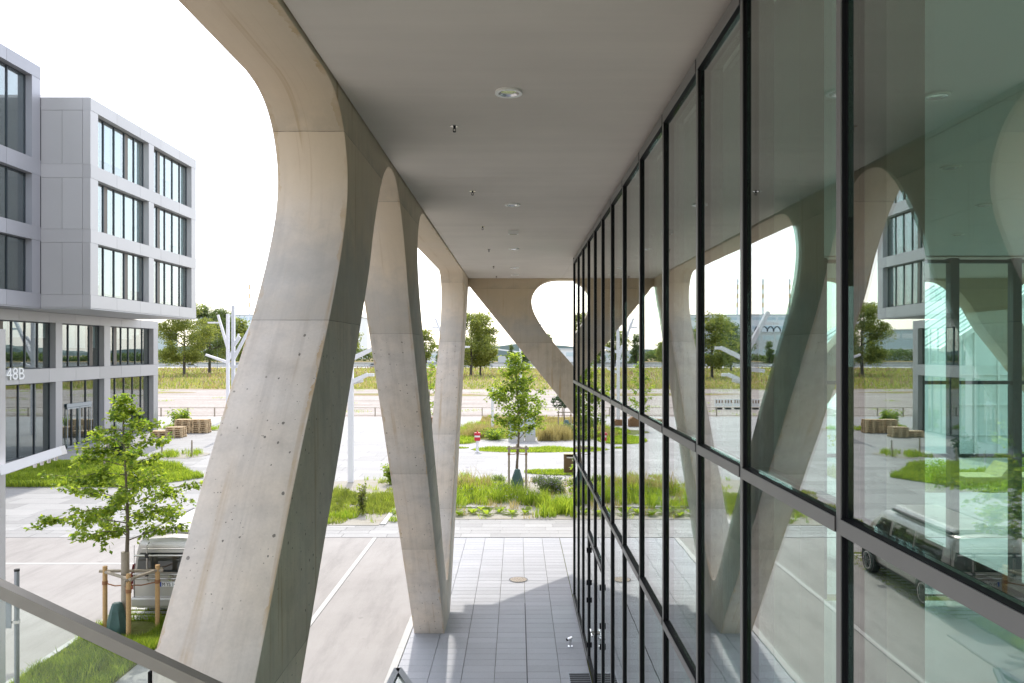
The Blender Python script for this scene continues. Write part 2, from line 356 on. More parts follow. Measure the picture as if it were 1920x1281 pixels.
def leaves(name, mat, parent, P, size, droop=.3, n_up=0.5):
    """diamond leaves (2 triangles folded) at points P, random orientation biased flat"""
    n = len(P); off = np.array(wloc(parent)) if parent else np.zeros(3); P = np.asarray(P, float)-off
    d = RNG.normal(size=(n,3)); d[:,2] = d[:,2]*.5-droop; d /= np.linalg.norm(d, axis=1)[:,None]
    u = RNG.normal(size=(n,3)); u[:,2] += n_up*2; s_ = np.cross(d, u); s_ /= np.linalg.norm(s_, axis=1)[:,None]
    nn = np.cross(s_, d); L_ = (size*RNG.uniform(.7, 1.25, n))[:,None]
    v0 = P; v1 = P+d*L_*.5+s_*L_*.3+nn*L_*.08; v2 = P+d*L_; v3 = P+d*L_*.5-s_*L_*.3+nn*L_*.08
    V = np.stack([v0,v1,v2,v3],1).reshape(-1,3); b_ = np.arange(n)[:,None]*4
    Lp = (b_+np.array([[0,1,2,0,2,3]])).reshape(-1)
    me = bpy.data.meshes.new(name); me.vertices.add(len(V)); me.vertices.foreach_set('co', V.reshape(-1))
    me.loops.add(len(Lp)); me.loops.foreach_set('vertex_index', Lp.astype(np.int32)); me.polygons.add(2*n)
    me.polygons.foreach_set('loop_start', (np.arange(2*n)*3).astype(np.int32)); me.materials.append(M[mat]); me.update(calc_edges=True)
    o = bpy.data.objects.new(name, me); COL.objects.link(o); o.parent = parent; return o
def gp(px, py, z=0.0):                       # a point on the ground seen at photo pixel
    Y = F*(EYE-z)/(py-658); return ((px-970)*Y/F, Y)
# ================================================================== GROUND
def sheet(name, mat, x0, x1, y0, y1, z, parent=None, th=None):
    m = MB()
    if th: m.box(x0, x1, y0, y1, z-th, z)
    else: m.add([(x0,y0,z),(x1,y0,z),(x1,y1,z),(x0,y1,z)], [(0,1,2,3)])
    return m.build(name, mat, parent)
def blob(name, mat, cx, cy, rx, ry, z, seed, parent=None, n=40, amp=.18, rot=0):
    rr = random.Random(seed); ph = [rr.uniform(0, 6.28) for _ in range(5)]; vs_ = [(cx, cy, z)]
    for i in range(n):
        t = 2*math.pi*i/n; k = 1+amp*sum(math.sin((j+2)*t+ph[j])/(j+1.5) for j in range(5))
        x, y = rx*k*math.cos(t), ry*k*math.sin(t); vs_.append((cx+x*math.cos(rot)-y*math.sin(rot), cy+x*math.sin(rot)+y*math.cos(rot), z))
    m = MB(); m.add(vs_, [(0, i+1, (i+1) % n+1) for i in range(n)]); return m.build(name, mat, parent)
struct(sheet('ground', 'meadow', -2500, 2500, -300, 3500, -.16))
struct(sheet('gravel_lot', 'gravel', -260, 260, 60, 128, -.10))
for i, (cx, cy, rx, ry) in enumerate([(-40,132,60,6),(30,131,50,5),(-16,112,14,3.2),(20,104,12,2.0),(-75,118,22,4),(60,115,25,3)]):
    struct(blob('meadow', 'meadow', cx, cy, rx, ry, -.09+.001*i, i+3, amp=.25))
struct(sheet('asphalt', 'asphalt', -70, -2.52, -20, 25.9, 0))
struct(sheet('plaza', 'plaza_far', -80, 90, 25.9, 73.2, 0))
struct(sheet('paving_bed', 'soil', -2.52, 60, -20, 25.9, -.035))
# the terrace slabs in the colonnade: every slab near enough to tell apart is a piece
terrace = bpy.data.objects.new('terrace', None); COL.objects.link(terrace); struct(terrace)
def slab(name, w, l, t, mat, ch=.004):
    m = MB(); a, b_ = w/2, l/2
    m.add([(-a,-b_,-t),(a,-b_,-t),(a,b_,-t),(-a,b_,-t),(-a,-b_,-ch),(a,-b_,-ch),(a,b_,-ch),(-a,b_,-ch),
           (-a+ch,-b_+ch,0),(a-ch,-b_+ch,0),(a-ch,b_-ch,0),(-a+ch,b_-ch,0)],
          [(0,1,5,4),(1,2,6,5),(2,3,7,6),(3,0,4,7),(4,5,9,8),(5,6,10,9),(6,7,11,10),(7,4,8,11),(8,9,10,11)])
    return m, m.build(name, mat)
colx = [-2.36, -1.70, -1.07, -.44, .19, .82, 1.405]
protos = {}
cnt = 0; restm = MB(); lm = None
for c in range(6):
    x0, x1 = colx[c], colx[c+1]; w = x1-x0-.008
    mb_, o = slab('paving_slab', w, .392 if c % 1 == 0 else .3, .03, 'paving')
    bpy.data.objects.remove(o)
    y = 25.85 - (0 if c % 2 == 0 else .0)
    ls = .30; k = 0; first = None
    mb_, o = slab('paving_slab', w, ls-.008, .03, 'paving'); o.parent = terrace
    while y > 4.0:
        loc = ((x0+x1)/2, y-ls/2, random.uniform(-.0012, .0012))
        if y > 11.2 and cnt < 297:
            if k == 0: o.location = loc
            else: inst(o, loc, terrace)
            cnt += 1
        else:
            for fa in [0]:
                restm.add([(p[0]+loc[0], p[1]+loc[1], p[2]+loc[2]) for p in mb_.v], mb_.f)
        k += 1; y -= ls
tag(restm.build('paving_slabs', 'paving', terrace), kind='stuff')
# rim kerb between terrace and asphalt, and the one between terrace and facade
for j in range(14):
    y1 = 25.85-j*1.6; part('kerb_stone', 'kerb', terrace, (-2.515, -2.37, y1-1.592, y1, -.1, .006))
# plaza slabs in front, real joints as far as they can be told apart
pm = MB(); y = 25.875; row = 0
while y < 60:
    h = .5 if y < 29 else 1.1; x = -22-random.random()*1.2
    while x < 16:
        w = random.choice((1.0, 1.0, 1.5)) if y < 29 else random.choice((1.5, 2.2, 2.2)); g = .008
        if not (y > 45 and (x < -16)):
            z = .012+random.uniform(-.001, .001)
            pm.add([(x+g,y+g,z),(x+w-g,y+g,z),(x+w-g,y+h-g,z),(x+g,y+h-g,z),(x+g,y+g,-.01),(x+w-g,y+g,-.01),(x+w-g,y+h-g,-.01),(x+g,y+h-g,-.01)],
                   [(0,1,2,3),(0,4,5,1),(1,5,6,2),(2,6,7,3),(3,7,4,0)])
        x += w
    y += h; row += 1
plaza_slabs = tag(pm.build('plaza_slabs', 'plaza'), kind='structure')
struct(part('drain_line', 'kerb', None, (-4.82, -4.70, 3, 25.86, -.05, .006)))
struct(part('drain_line', 'kerb', None, (-50, -9.6, 22.65, 22.78, -.05, .005)))
dd = part('drain_gap', 'drain', None, (-4.69, -4.68, 3, 25.86, -.05, .0045)); struct(dd)
# slot drain in the terrace, manholes
struct(part('slot_drain', 'drain', None, (.178, .20, 4, 19.15, -.04, .004)))
def manhole(x, y, r, label, mat='iron'):
    t = thing('manhole_cover', label, 'manhole cover', (x, y, 0))
    m = MB(); pts = 32
    ring = [(x+math.cos(2*math.pi*k/pts)*q, y+math.sin(2*math.pi*k/pts)*q, z) for q, z in ((r, .016), (r*.9, .018)) for k in range(pts)]
    m.add(ring, [(k, (k+1) % pts, pts+(k+1) % pts, pts+k) for k in range(pts)]); m.build('rim', 'drain', t)
    m = MB(); m.tube([(x, y, -.05), (x, y, .0145)], r*.9, 32); m.build('lid', mat, t)
    m = MB()
    for k in range(26):
        a = k*2.4; q = r*.8*math.sqrt((k+.5)/26); m.tube([(x+q*math.cos(a), y+q*math.sin(a), .014), (x+q*math.cos(a), y+q*math.sin(a), .0165)], .013, 6)
    tag(m.build('holes', 'drain', t), kind='stuff')
manhole(.03, 21.1, .255, 'round gravel-coloured manhole cover in the sunlit terrace paving', 'grey_wood')
manhole(-10.6, 33.9, .42, 'pale round manhole ring in the plaza, seen mirrored in the glass', 'plaza')
manhole(-4.6, 60.5, .4, 'small far manhole cover on the plaza near the low fence', 'plaza')
# foot mat grating before the doors
og = bpy.data.objects.new('end_terrace', None); COL.objects.link(og); struct(og)
m = MB()
for c in range(24):
    for k in range(20): x0 = 1.412+c*.63; y1 = 25.85-k*.3; m.add([(x0+.004,y1-.296,0),(x0+.626,y1-.296,0),(x0+.626,y1-.004,0),(x0+.004,y1-.004,0)], [(0,1,2,3)])
tag(m.build('paving_slabs', 'paving', og), kind='stuff')
g = thing('entrance_grate', 'dark metal foot grate set into the paving before the glass door', 'grate', (1.1, 14.3, 0))
part('grate_frame', 'galvanised', g, (.98, 1.40, 13.1, 15.0, .0, .012))
m = MB()
for k in range(20): m.box(1.0, 1.385, 13.14+k*.092, 13.19+k*.092, .0125, .02)
m.build('grate_bars', 'drain', g)
def door_stop(x, y):
    t = thing('door_stop', 'small chrome door stop standing on the terrace paving', 'door stop', (x, y, 0))
    m = MB(); m.tube([(x, y, 0), (x, y, .01)], .05, 14); m.tube([(x, y, .01), (x, y, .16)], .025, 12); m.build('post', 'chrome', t, smooth=True)
    m = MB(); m.tube([(x-.05, y, .15), (x+.04, y, .19)], .03, 12); m.build('hook', 'chrome', t, smooth=True)
    m = MB(); m.tube([(x-.055, y, .148), (x-.085, y, .135)], .03, 12); m.build('rubber_pad', 'rubber', t, smooth=True)
door_stop(1.12, 16.35)
# verge by the near tree
struct(part('kerb', 'kerb', None, (-9.55, -9.42, 8, 17.9, -.1, .07), (-9.42, -7.62, 17.9, 18.02, -.1, .03)))
struct(sheet('verge', 'soil', -9.42, -7.55, 8, 17.9, .03, th=.1))
struct(part('footpath', 'plaza', None, (-7.55, -6.55, 6, 17.0, -.1, .02)))
gs = bpy.data.objects.new('parking_bay', None); COL.objects.link(gs); struct(gs)
m = MB(); m.box(-9.42, -7.4, 18.03, 24, -.1, .008); m.build('bay_bed', 'soil', gs)
for k in range(20):
    part('grass_paver', 'kerb', gs, (-9.40, -8.2, 18.06+k*.29, 18.22+k*.29, 0, .02))
    part('grass_paver', 'kerb', gs, (-8.14, -7.42, 18.06+k*.29, 18.22+k*.29, 0, .02))

# ================================================================== CONCRETE TRUSS AND BUILDING
XI, XO, YI, YO, CZ = -1.61, -2.28, 25.40, 26.07, 8.63
PER = 15.86; S0 = 17.85; E0 = 5.83
def smooth_poly(pts, n=4, closed=False):
    out = []; N = len(pts)
    for i in range(N if closed else N-1):
        p0, p1, p2, p3 = (pts[(i-1) % N] if closed or i > 0 else pts[i]), pts[i], pts[(i+1) % N], (pts[(i+2) % N] if closed or i+2 < N else pts[i+1])
        for k in range(n):
            t = k/n; out.append(tuple(.5*((2*p1[j])+(-p0[j]+p2[j])*t+(2*p0[j]-5*p1[j]+4*p2[j]-p3[j])*t*t+(-p0[j]+3*p1[j]-3*p2[j]+p3[j])*t**3) for j in (0, 1)))
    if not closed: out.append(pts[-1])
    return out
arch_half = [(0,8.575),(.22,8.55),(.42,8.47),(.68,8.29),(.95,8.0),(1.24,7.6),(1.52,7.10),(1.9,6.60)]
tear_half = [(0,.98),(.24,1.05),(.47,1.28),(.78,1.65),(1.2,2.19),(1.81,3.0),(2.77,4.22),(3.7,5.42),(4.35,6.18),(4.7,6.60),(4.98,6.98),(5.18,7.30),(5.31,7.58),(5.36,7.85),(5.32,8.08),(5.2,8.30),(5.02,8.46),(4.78,8.56),(4.5,8.60)]
SLOPE = 6.60/(7.22-1.9)
def arch(c, half=None):                       # left base -> apex -> right base, as (s, z)
    rgt = smooth_poly([(c+a, z) for a, z in arch_half]); lft = [(2*c-a, z) for a, z in rgt]
    L = [(c-7.22, -.05)] + lft[::-1]; Rr = rgt + [(c+7.22, -.05)]
    return L, Rr
def tear(c):
    r_ = smooth_poly([(c+a, z) for a, z in tear_half]); l_ = [(2*c-a, z) for a, z in r_]
    return r_ + l_[::-1][0:-1]
def fill(name, mat, outer, holes, plane, a0, a1, parent):
    cu = bpy.data.curves.new(name, 'CURVE'); cu.dimensions = '2D'; cu.fill_mode = 'BOTH'
    th = abs(a1-a0); cu.extrude = th/2-.012; cu.bevel_depth = .012; cu.offset = -.012; cu.bevel_resolution = 1
    for poly in [outer]+holes:
        sp = cu.splines.new('POLY'); sp.points.add(len(poly)-1); sp.use_cyclic_u = True
        for p, q in zip(sp.points, poly): p.co = (q[0], q[1], 0, 1)
    tmp = bpy.data.objects.new('tmp', cu); COL.objects.link(tmp)
    bpy.context.view_layer.update()
    me = bpy.data.meshes.new_from_object(tmp.evaluated_get(bpy.context.evaluated_depsgraph_get())); bpy.data.objects.remove(tmp)
    mid = (a0+a1)/2
    if plane == 'yz': mt = Matrix(((0,0,1,mid),(1,0,0,0),(0,1,0,0),(0,0,0,1)))
    else: mt = Matrix(((1,0,0,0),(0,0,-1,mid),(0,1,0,0),(0,0,0,1)))
    me.transform(mt); off = wloc(parent) if parent else Vector((0,0,0)); me.transform(Matrix.Translation(-off))
    me.materials.clear(); me.materials.append(M[mat])
    bm = bmesh.new(); bm.from_mesh(me); bmesh.ops.remove_doubles(bm, verts=bm.verts, dist=.0005); bmesh.ops.recalc_face_normals(bm, faces=bm.faces); bm.to_mesh(me); bm.free()
    me.shade_smooth(); me.set_sharp_from_angle(angle=.5)
    o = bpy.data.objects.new(name, me); COL.objects.link(o); o.parent = parent; return o
TOPZ = 9.3
truss = thing('office_building', 'office building raised on a curving concrete truss with glazed hall behind', 'building', (XI, YI, 0))
def side_wall(x0, x1):
    poly = [(-30, TOPZ), (-30, 8.42)]
    # going forward: notch apexes at S0-8+k*PER; bases between
    for k in (-3, -2, -1):
        c = S0+(k+.5)*PER; L, Rr = arch(c); poly += L[0:] + Rr[1:]
    c = S0+.5*PER; L, _ = arch(c)
    L = [(S0+.62, -.05), (YI+.0, 8.37)]
    # straight leg up to the corner
    poly += L[:1]; poly += [p for p in L[1:]]
    poly += [(YO, 8.40), (YO, TOPZ)]
    # drop anything left of start
    poly = poly[:2] + [p for p in poly[2:] if p[0] > -29.9]
    return fill('concrete_truss', 'concrete', poly, [tear(S0-PER*k) for k in (0, 1, 2)], 'yz', x0, x1, truss)
side_wall(XO, XI)
def end_wall():
    poly = [(XI+.003, TOPZ), (XI+.003, 8.40)]
    L0, R0 = arch(E0-.5*PER); R0 = [p for p in R0 if p[0] > XI+.15 and p[1] < 8.3]
    poly += [(XI+.02, 8.39), (E0-.58, -.05)]
    L, Rr = arch(E0+.5*PER); poly += L + Rr[1:]
    poly += [(E0+PER+.6, -.05), (29.25, 8.39), (29.27, TOPZ)]
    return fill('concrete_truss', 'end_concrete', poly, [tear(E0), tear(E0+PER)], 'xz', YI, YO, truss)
end_wall()
# soffit boards: gap to the truss all round
def ceil_panel(x0, x1, y0, y1, mat='ceiling'): return part('ceiling_panel', mat, truss, (x0, x1, y0, y1, CZ, CZ+.06))
ceil_panel(XI+.02, 1.455, -14, 10.645); ceil_panel(XI+.02, 1.455, 10.652, YI-.02); ceil_panel(1.461, 29, 19.62, YI-.02)
part('ceiling_void', 'black', truss, (XI, 29, -14, YI, CZ+.065, CZ+.1))
part('upper_storeys', 'concrete', truss, (XO+.6, 28.8, -30, YO-.6, TOPZ+.01, 20.4))
for k in range(3):
    z0 = TOPZ+.02+3.75*k; part('facade_band', 'panel', truss, (XO, XO+.55, -30, YO, z0, z0+.9)); part('facade_band', 'panel', truss, (XO, 29.27, YO-.55, YO-.002, z0, z0+.9))
    for j in range(9):
        y0 = -28+j*6; w = MB(); w.box(XO+.3, XO+.34, y0, y0+5.1, z0+.9, z0+3.75); wo = w.build('window', 'window_glass', truss)
        part('facade_pier', 'panel', truss, (XO, XO+.55, y0+5.1, min(y0+6, YO-.6), z0+.9, z0+3.75))
part('roof_edge', 'coping', truss, (XO, 29.27, -30, YO, 20.41, 20.9))
# interior: ceiling boards, floor, dark inner wall, column, far glazing
for i in range(8):
    for j in range(11):
        x0 = 1.62+i*3.0; y1 = 19.36-j*2.4; ceil_panel(x0, x0+2.985, y1-2.385, y1, 'inner_ceiling')
part('hall_floor', 'inner_floor', truss, (1.62, 26, -14, 19.3, -.05, .015))
part('inner_wall', 'inner_wall', truss, (1.75, 1.9, 4.79, 17.5, .02, CZ-.01))
part('inner_column', 'inner_wall', truss, (1.75, 1.95, 3.70, 4.03, .02, CZ-.01))
for k in range(8): part('side_pane', 'clear_glass', truss, (25.9, 25.93, -14+k*4.1, -14+k*4.1+4.0, .02, CZ-.01)); part('side_mullion', 'window_frame', truss, (25.85, 26.0, -14+k*4.1+4.005, -14+k*4.1+4.095, .02, CZ-.01))

# ------------------------------------------------------------------ curtain wall
GX = 1.44; YM = [-3.6, -2.1, -.6, .58, 1.95, 3.372, 4.85, 6.06, 7.48, 8.92, 10.36, 11.67, 12.98, 14.26, 15.55, 16.86, 18.15, 19.49]
cw = thing('curtain_wall', 'tall reflective glass curtain wall with dark mullions along the colonnade', 'glass wall', (GX, 0, 0))
def mullion(y, z0, z1):
    m = MB(); m.box(GX-.022, GX+.0, y, y+.054, z0, z1); m.box(GX+.026, GX+.17, y, y+.054, z0, z1); m.box(GX-.006, GX-.0005, y-.010, y-.0005, z0, z1); m.box(GX-.006, GX-.0005, y+.0545, y+.064, z0, z1); m.box(GX+.0, GX+.026, y+.0005, y+.0535, z0, z1); m.cm = 1; m.box(GX-.028, GX-.0225, y+.006, y+.053, z0, z1)
    m.build('mullion', ['frame_dark', 'frame_metal'], cw)  # lit front and shaded sides put into the two colours, with dark gaskets
ZT1, ZT2, ZD = 5.484, 3.61, 2.60
for y in YM:
    if abs(y-14.26) < .01: mullion(y, ZD+.04, 8.56)
    elif abs(y-19.49) < .01: pass
    else: mullion(y, .02, 8.56)
part('corner_post', 'frame_dark', cw, (GX-.026, GX+.17, 19.49, 19.60, .02, 8.60))
for i in range(len(YM)-1):
    a, b_ = YM[i]+.056, YM[i+1]-.002; door = 12.9 < YM[i] < 15
    for z, name in ((ZT1, 'transom'), (ZT2, 'transom'), (8.50, 'head_rail'), (.06, 'sill')) + (((ZD, 'transom'),) if door else ()):
        if name == 'sill' and door: continue
        h = {'transom': .036, 'head_rail': .05, 'sill': .05}[name]
        m = MB(); m.box(GX-.030, GX+.15, a, b_, z-h, z+h); m.cm = 1; m.box(GX-.036, GX-.0305, a, b_, z-h+.001, z+h-.004)
        m.build(name, ['frame_dark', 'frame_metal'], cw)  # same paler front strip: light on the face put into its colour
    lo = (ZD+.037) if door else .112
    for z0, z1 in ((lo, ZT2-.037), (ZT2+.037, ZT1-.037), (ZT1+.037, 8.448)):
        part('pane', 'facade_glass', cw, (GX+.001, GX+.025, a-.002, b_+.002, z0, z1))
for a, b_, hs in ((13.036, 14.25, 1), (14.262, 15.548, -1)):
    m = MB(); e = .07
    m.box(GX-.02, GX+.05, a, a+e, .03, ZD-.04); m.box(GX-.02, GX+.05, b_-e, b_, .03, ZD-.04); m.box(GX-.02, GX+.05, a+e, b_-e, .03, .14); m.box(GX-.02, GX+.05, a+e, b_-e, ZD-.12, ZD-.04)
    d = m.build('door', 'frame_dark', cw)
    part('pane', 'facade_glass', d, (GX+.003, GX+.02, a+e, b_-e, .14, ZD-.12))
    hy = (b_-.035) if hs == 1 else (a+.035)
    m = MB(); m.tube([(GX-.02, hy, 1.05), (GX-.075, hy, 1.05)], .018, 10); m.tube([(GX-.075, hy, 1.05), (GX-.075, hy-.0-hs*.14, 1.05)], .014, 10)
    m.tube([(GX-.022, hy, 1.05), (GX-.026, hy, 1.05)], .03, 14); m.build('handle', 'chrome', d, smooth=True)
    for z in (.35, 1.25, 1.6, 2.25):
        hy2 = a+.03 if hs == 1 else b_-.03; part('hinge', 'frame_dark', d, (GX-.05, GX-.021, hy2-.012, hy2+.012, z-.05, z+.05))
part('corner_gasket', 'frame_dark', cw, (GX+.0, GX+.17, 19.6, 19.63, .02, 8.6))
# end glazing of the hall (faces +Y)
ew = thing('end_glazing', 'glazed end wall of the hall seen through the glass, broad grey frames', 'glass wall', (GX, 19.55, 0))
xs = [1.62, 3.13, 4.64, 6.15, 7.66, 9.17, 10.98, 12.55, 14.1, 15.65, 17.2, 18.75, 20.3, 21.85, 23.4, 24.95]
for i, x in enumerate(xs[1:]): part('mullion', 'window_frame', ew, (x-.11, x+.11, 19.4, 19.62, .02, 8.58))
for z in (3.61, 5.45, 8.5):
    for i in range(len(xs)-1): part('transom', 'window_frame', ew, (xs[i]+(.112 if i else 0), xs[i+1]-.112, 19.44, 19.6, z-.045, z+.045))
for i in range(len(xs)-1):
    for z0, z1 in ((.05, 3.564), (3.656, 5.404), (5.496, 8.454)): part('pane', 'clear_glass', ew, (xs[i]+(.112 if i else 0), xs[i+1]-.112, 19.5, 19.515, z0, z1))

# ------------------------------------------------------------------ ceiling fittings
def ring(m, x, y, z0, z1, r0, r1, n=32):
    vs_ = [(x+math.cos(2*math.pi*k/n)*r, y+math.sin(2*math.pi*k/n)*r, z) for r, z in ((r1, z1), (r1, z0), (r0, z0), (r0, z1)) for k in range(n)]
    return m.add(vs_, [(j*n+k, j*n+(k+1) % n, (j+1)*n+(k+1) % n, (j+1)*n+k) for j in range(3) for k in range(n)])
near = ['largest and nearest round white downlight in the canopy ceiling', 'second round downlight from the camera along the canopy ceiling', 'third round downlight, just beyond the small white box fitting',
        'fourth round downlight in the far part of the ceiling', 'last round downlight beside the far concrete end wall']
def downlight(x, y, label, group='round downlights along the canopy ceiling'):
    t = thing('downlight', label, 'ceiling light', (x, y, CZ), group)
    m = MB(); ring(m, x, y, CZ-.022, CZ+.001, .095, .125); m.build('trim_ring', 'lamp_white', t, smooth=True)
    m = MB(); n = 24; ps = [(x+math.cos(2*math.pi*k/n)*r, y+math.sin(2*math.pi*k/n)*r, z) for r, z in ((.095, CZ-.018), (.07, CZ-.004)) for k in range(n)]
    m.add(ps, [(k, (k+1) % n, n+(k+1) % n, n+k) for k in range(n)]+[tuple(range(n, 2*n))]); m.build('reflector', 'chrome', t)
for y, l in zip((7.1, 12.55, 18.0, 22.1, 24.1), near): downlight(-.08, y, l)
def sprinkler(x, y, label):
    t = thing('sprinkler', label, 'sprinkler', (x, y, CZ), 'sprinkler heads in the canopy ceiling')
    m = MB(); m.tube([(x, y, CZ), (x, y, CZ-.008)], .045, 20); m.build('rosette', 'chrome', t, smooth=True)
    m = MB(); m.tube([(x, y, CZ-.008), (x, y, CZ-.03)], .014, 10); m.tube([(x-.013, y, CZ-.03), (x-.013, y, CZ-.06)], .004, 6); m.tube([(x+.013, y, CZ-.03), (x+.013, y, CZ-.06)], .004, 6)
    m.tube([(x, y, CZ-.06), (x, y, CZ-.066)], .016, 14); m.build('head', 'frame_dark', t)
for y, l in zip((8.18, 11.5, 14.8, 18.1, 21.7, 24.6), ('nearest small sprinkler head, left of the largest downlight', 'second sprinkler head, just past the ceiling joint', 'third sprinkler head left of the small white box fitting',
     'fourth sprinkler head, level with the third downlight', 'fifth sprinkler head in the far part of the ceiling', 'last sprinkler head beside the end wall')): sprinkler(-.665, y, l)
t = thing('emergency_light', 'small white box fitting on the ceiling between two downlights', 'ceiling light', (-.08, 15.3, CZ))
part('housing', 'lamp_white', t, (-.18, .02, 15.24, 15.36, CZ-.07, CZ-.001)); part('lens', 'chrome', t, (-.15, -.01, 15.26, 15.34, CZ-.078, CZ-.071))
hall = ['round downlight inside the glass hall near the dark column', 'round downlight inside the hall over the middle of the room', 'round downlight deep inside the hall, right of the dark column', 'round downlight inside the hall beside the end glazing']
for (x, y), l in zip(((3.9, 7.2), (5.6, 10.0), (7.6, 12.6), (9.0, 15.8)), hall): downlight(x, y, l, 'round downlights inside the hall')

# ------------------------------------------------------------------ left office building
ob = thing('office_building', 'grey panelled office block with projecting upper storeys and house number 48B', 'building', (-28.4, 43.5, 0))
room = MB(); room.box(-60, -29.3, 20, 60.6, .05, 8.6); room.box(-60, -27.75, 20, 43.4, 8.75, 21.9); room.box(-60, -24.95, 44.2, 57.0, 8.75, 20.2); room.build('room', 'room_dark', ob)
def bands(xf, y0, y1, zs, mat, d=.45, step=2.9):
    n = max(1, round((y1-y0)/step)); w = (y1-y0)/n
    for z0, z1 in zs:
        for k in range(n): part('wall_panel', mat, ob, (xf-d, xf, y0+k*w+.009, y0+(k+1)*w-.009, z0, z1))
def piers(xf, ys, zs, mat, d=.45):
    for a, b_ in ys:
        for z0, z1 in zs: part('wall_panel', mat, ob, (xf-d, xf-.012, a, b_, z0+.008, z1-.008))
def window(xf, y0, y1, z0, z1, n, blind=.0, vents=(), d=.40):
    xg = xf-d; m = MB(); e = .06
    m.box(xg-.08, xg+.03, y0, y0+e, z0, z1); m.box(xg-.08, xg+.03, y1-e, y1, z0, z1); m.box(xg-.08, xg+.03, y0+e, y1-e, z0, z0+e); m.box(xg-.08, xg+.03, y0+e, y1-e, z1-e, z1)
    w = m.build('window', 'window_frame', ob)
    st = (y1-y0-e)/n
    for k in range(1, n): part('mullion', 'window_frame', w, (xg-.07, xg+.05, y0+e/2+k*st-.035, y0+e/2+k*st+.035, z0+e, z1-e))
    for k in range(n):
        a = y0+e/2+k*st+.036; b_ = a+st-.072
        if k in vents: part('vent', 'vent_mesh', w, (xg-.04, xg+.02, a, a+.42, z0+e, z1-e)); a += .43
        part('pane', 'window_glass', w, (xg-.02, xg-.005, a, b_, z0+e, z1-e))
        bl = blind*random.choice((1, 1, .96, .8, .55, 1)) if blind > .9 else blind*random.choice((1, .6, 0, .3))
        if bl: part('blind', 'blind', w, (xg-.22, xg-.2, a+.02, b_-.02, z0+e+(1-bl)*(z1-z0-2*e), z1-e))
    return w
# lower storeys at x=-28.4
bands(-28.4, 27, 61.15, [(4.35, 5.18), (7.98, 8.58)], 'panel')
LP = [(34.0,34.7),(40.9,41.6),(47.6,48.3),(53.2,54.0),(60.4,61.15)]
piers(-28.4, LP, [(0, 4.35), (5.18, 7.98)], 'panel')
part('wall_panel', 'panel', ob, (-45, -28.86, 60.8, 61.15, 0, 8.58))
lb = [(34.7,40.9,4),(41.6,47.6,4),(48.3,53.2,3),(54.0,60.4,5)]
for i, (a, b_, n) in enumerate(lb):
    window(-28.4, a, b_, 5.19, 7.97, n+1, .55 if i in (1, 2) else .3, (1,) if i != 2 else (0, 3))
    if i != 2: window(-28.4, a, b_, .02, 4.34, n, 0)
# entrance door bay
window(-28.4, 48.3, 53.2, .02, 4.34, 3, 0)
dr = part('door_canopy', 'galvanised', ob, (-28.75, -28.70, 49.3, 52.2, 2.62, 2.85))
for a in (49.35, 50.78):
    m = MB(); a1 = a+1.38; m.box(-28.74, -28.71, a, a+.07, .03, 2.6); m.box(-28.74, -28.71, a1-.07, a1, .03, 2.6); m.box(-28.74, -28.71, a+.07, a1-.07, 2.5, 2.6); m.box(-28.74, -28.71, a+.07, a1-.07, .03, .15)
    d = m.build('door', 'galvanised', ob); m = MB(); hy = a1-.12 if a < 50 else a+.12; m.tube([(-28.66, hy, .95), (-28.66, hy, 1.35)], .02, 8); m.build('handle', 'chrome', d)
# near upper block x=-26.8
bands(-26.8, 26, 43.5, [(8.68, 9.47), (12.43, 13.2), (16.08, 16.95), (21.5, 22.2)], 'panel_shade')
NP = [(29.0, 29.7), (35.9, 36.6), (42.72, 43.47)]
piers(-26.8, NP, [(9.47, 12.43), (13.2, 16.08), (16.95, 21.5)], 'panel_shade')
for a, b_ in ((29.7, 35.9), (36.6, 42.72)):
    for z0, z1 in ((9.48, 12.42), (13.21, 16.07), (16.96, 21.49)): w = window(-26.8, a, b_, z0, z1, 4, .0, (2,) if z0 != 13.21 else ())
# far projecting block x=-24
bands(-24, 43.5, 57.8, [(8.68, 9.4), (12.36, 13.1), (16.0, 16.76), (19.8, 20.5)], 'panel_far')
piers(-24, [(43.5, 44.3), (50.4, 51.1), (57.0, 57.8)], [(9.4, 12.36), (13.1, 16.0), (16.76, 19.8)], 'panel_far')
for i, (z0, z1) in enumerate(((9.41, 12.35), (13.11, 15.99), (16.77, 19.79))):
    window(-24, 44.3, 50.4, z0, z1, 5, .98 if i < 2 else .95, (0, 3) if i != 1 else (1,)); window(-24, 51.1, 57.0, z0, z1, 5, .97, (1,))
    zb = (9.4, 13.1, 16.76)[i], (12.36, 16.0, 19.8)[i]
    for x0, x1 in ((-26.8, -25.62), (-25.61, -24.47)): part('wall_panel', 'panel_far', ob, (x0+.004, x1-.004, 43.51, 43.9, zb[0]+.012, zb[1]-.012))
for z0, z1 in ((8.68, 9.4), (12.36, 13.1), (16.0, 16.76), (19.8, 20.5)): part('wall_panel', 'panel_far', ob, (-26.8, -24.46, 43.502, 43.9, z0, z1))
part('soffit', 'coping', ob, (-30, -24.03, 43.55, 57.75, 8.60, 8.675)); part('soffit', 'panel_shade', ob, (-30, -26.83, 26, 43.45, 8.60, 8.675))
part('wall_panel', 'panel_far', ob, (-40, -24.46, 57.4, 57.79, 8.68, 20.5))
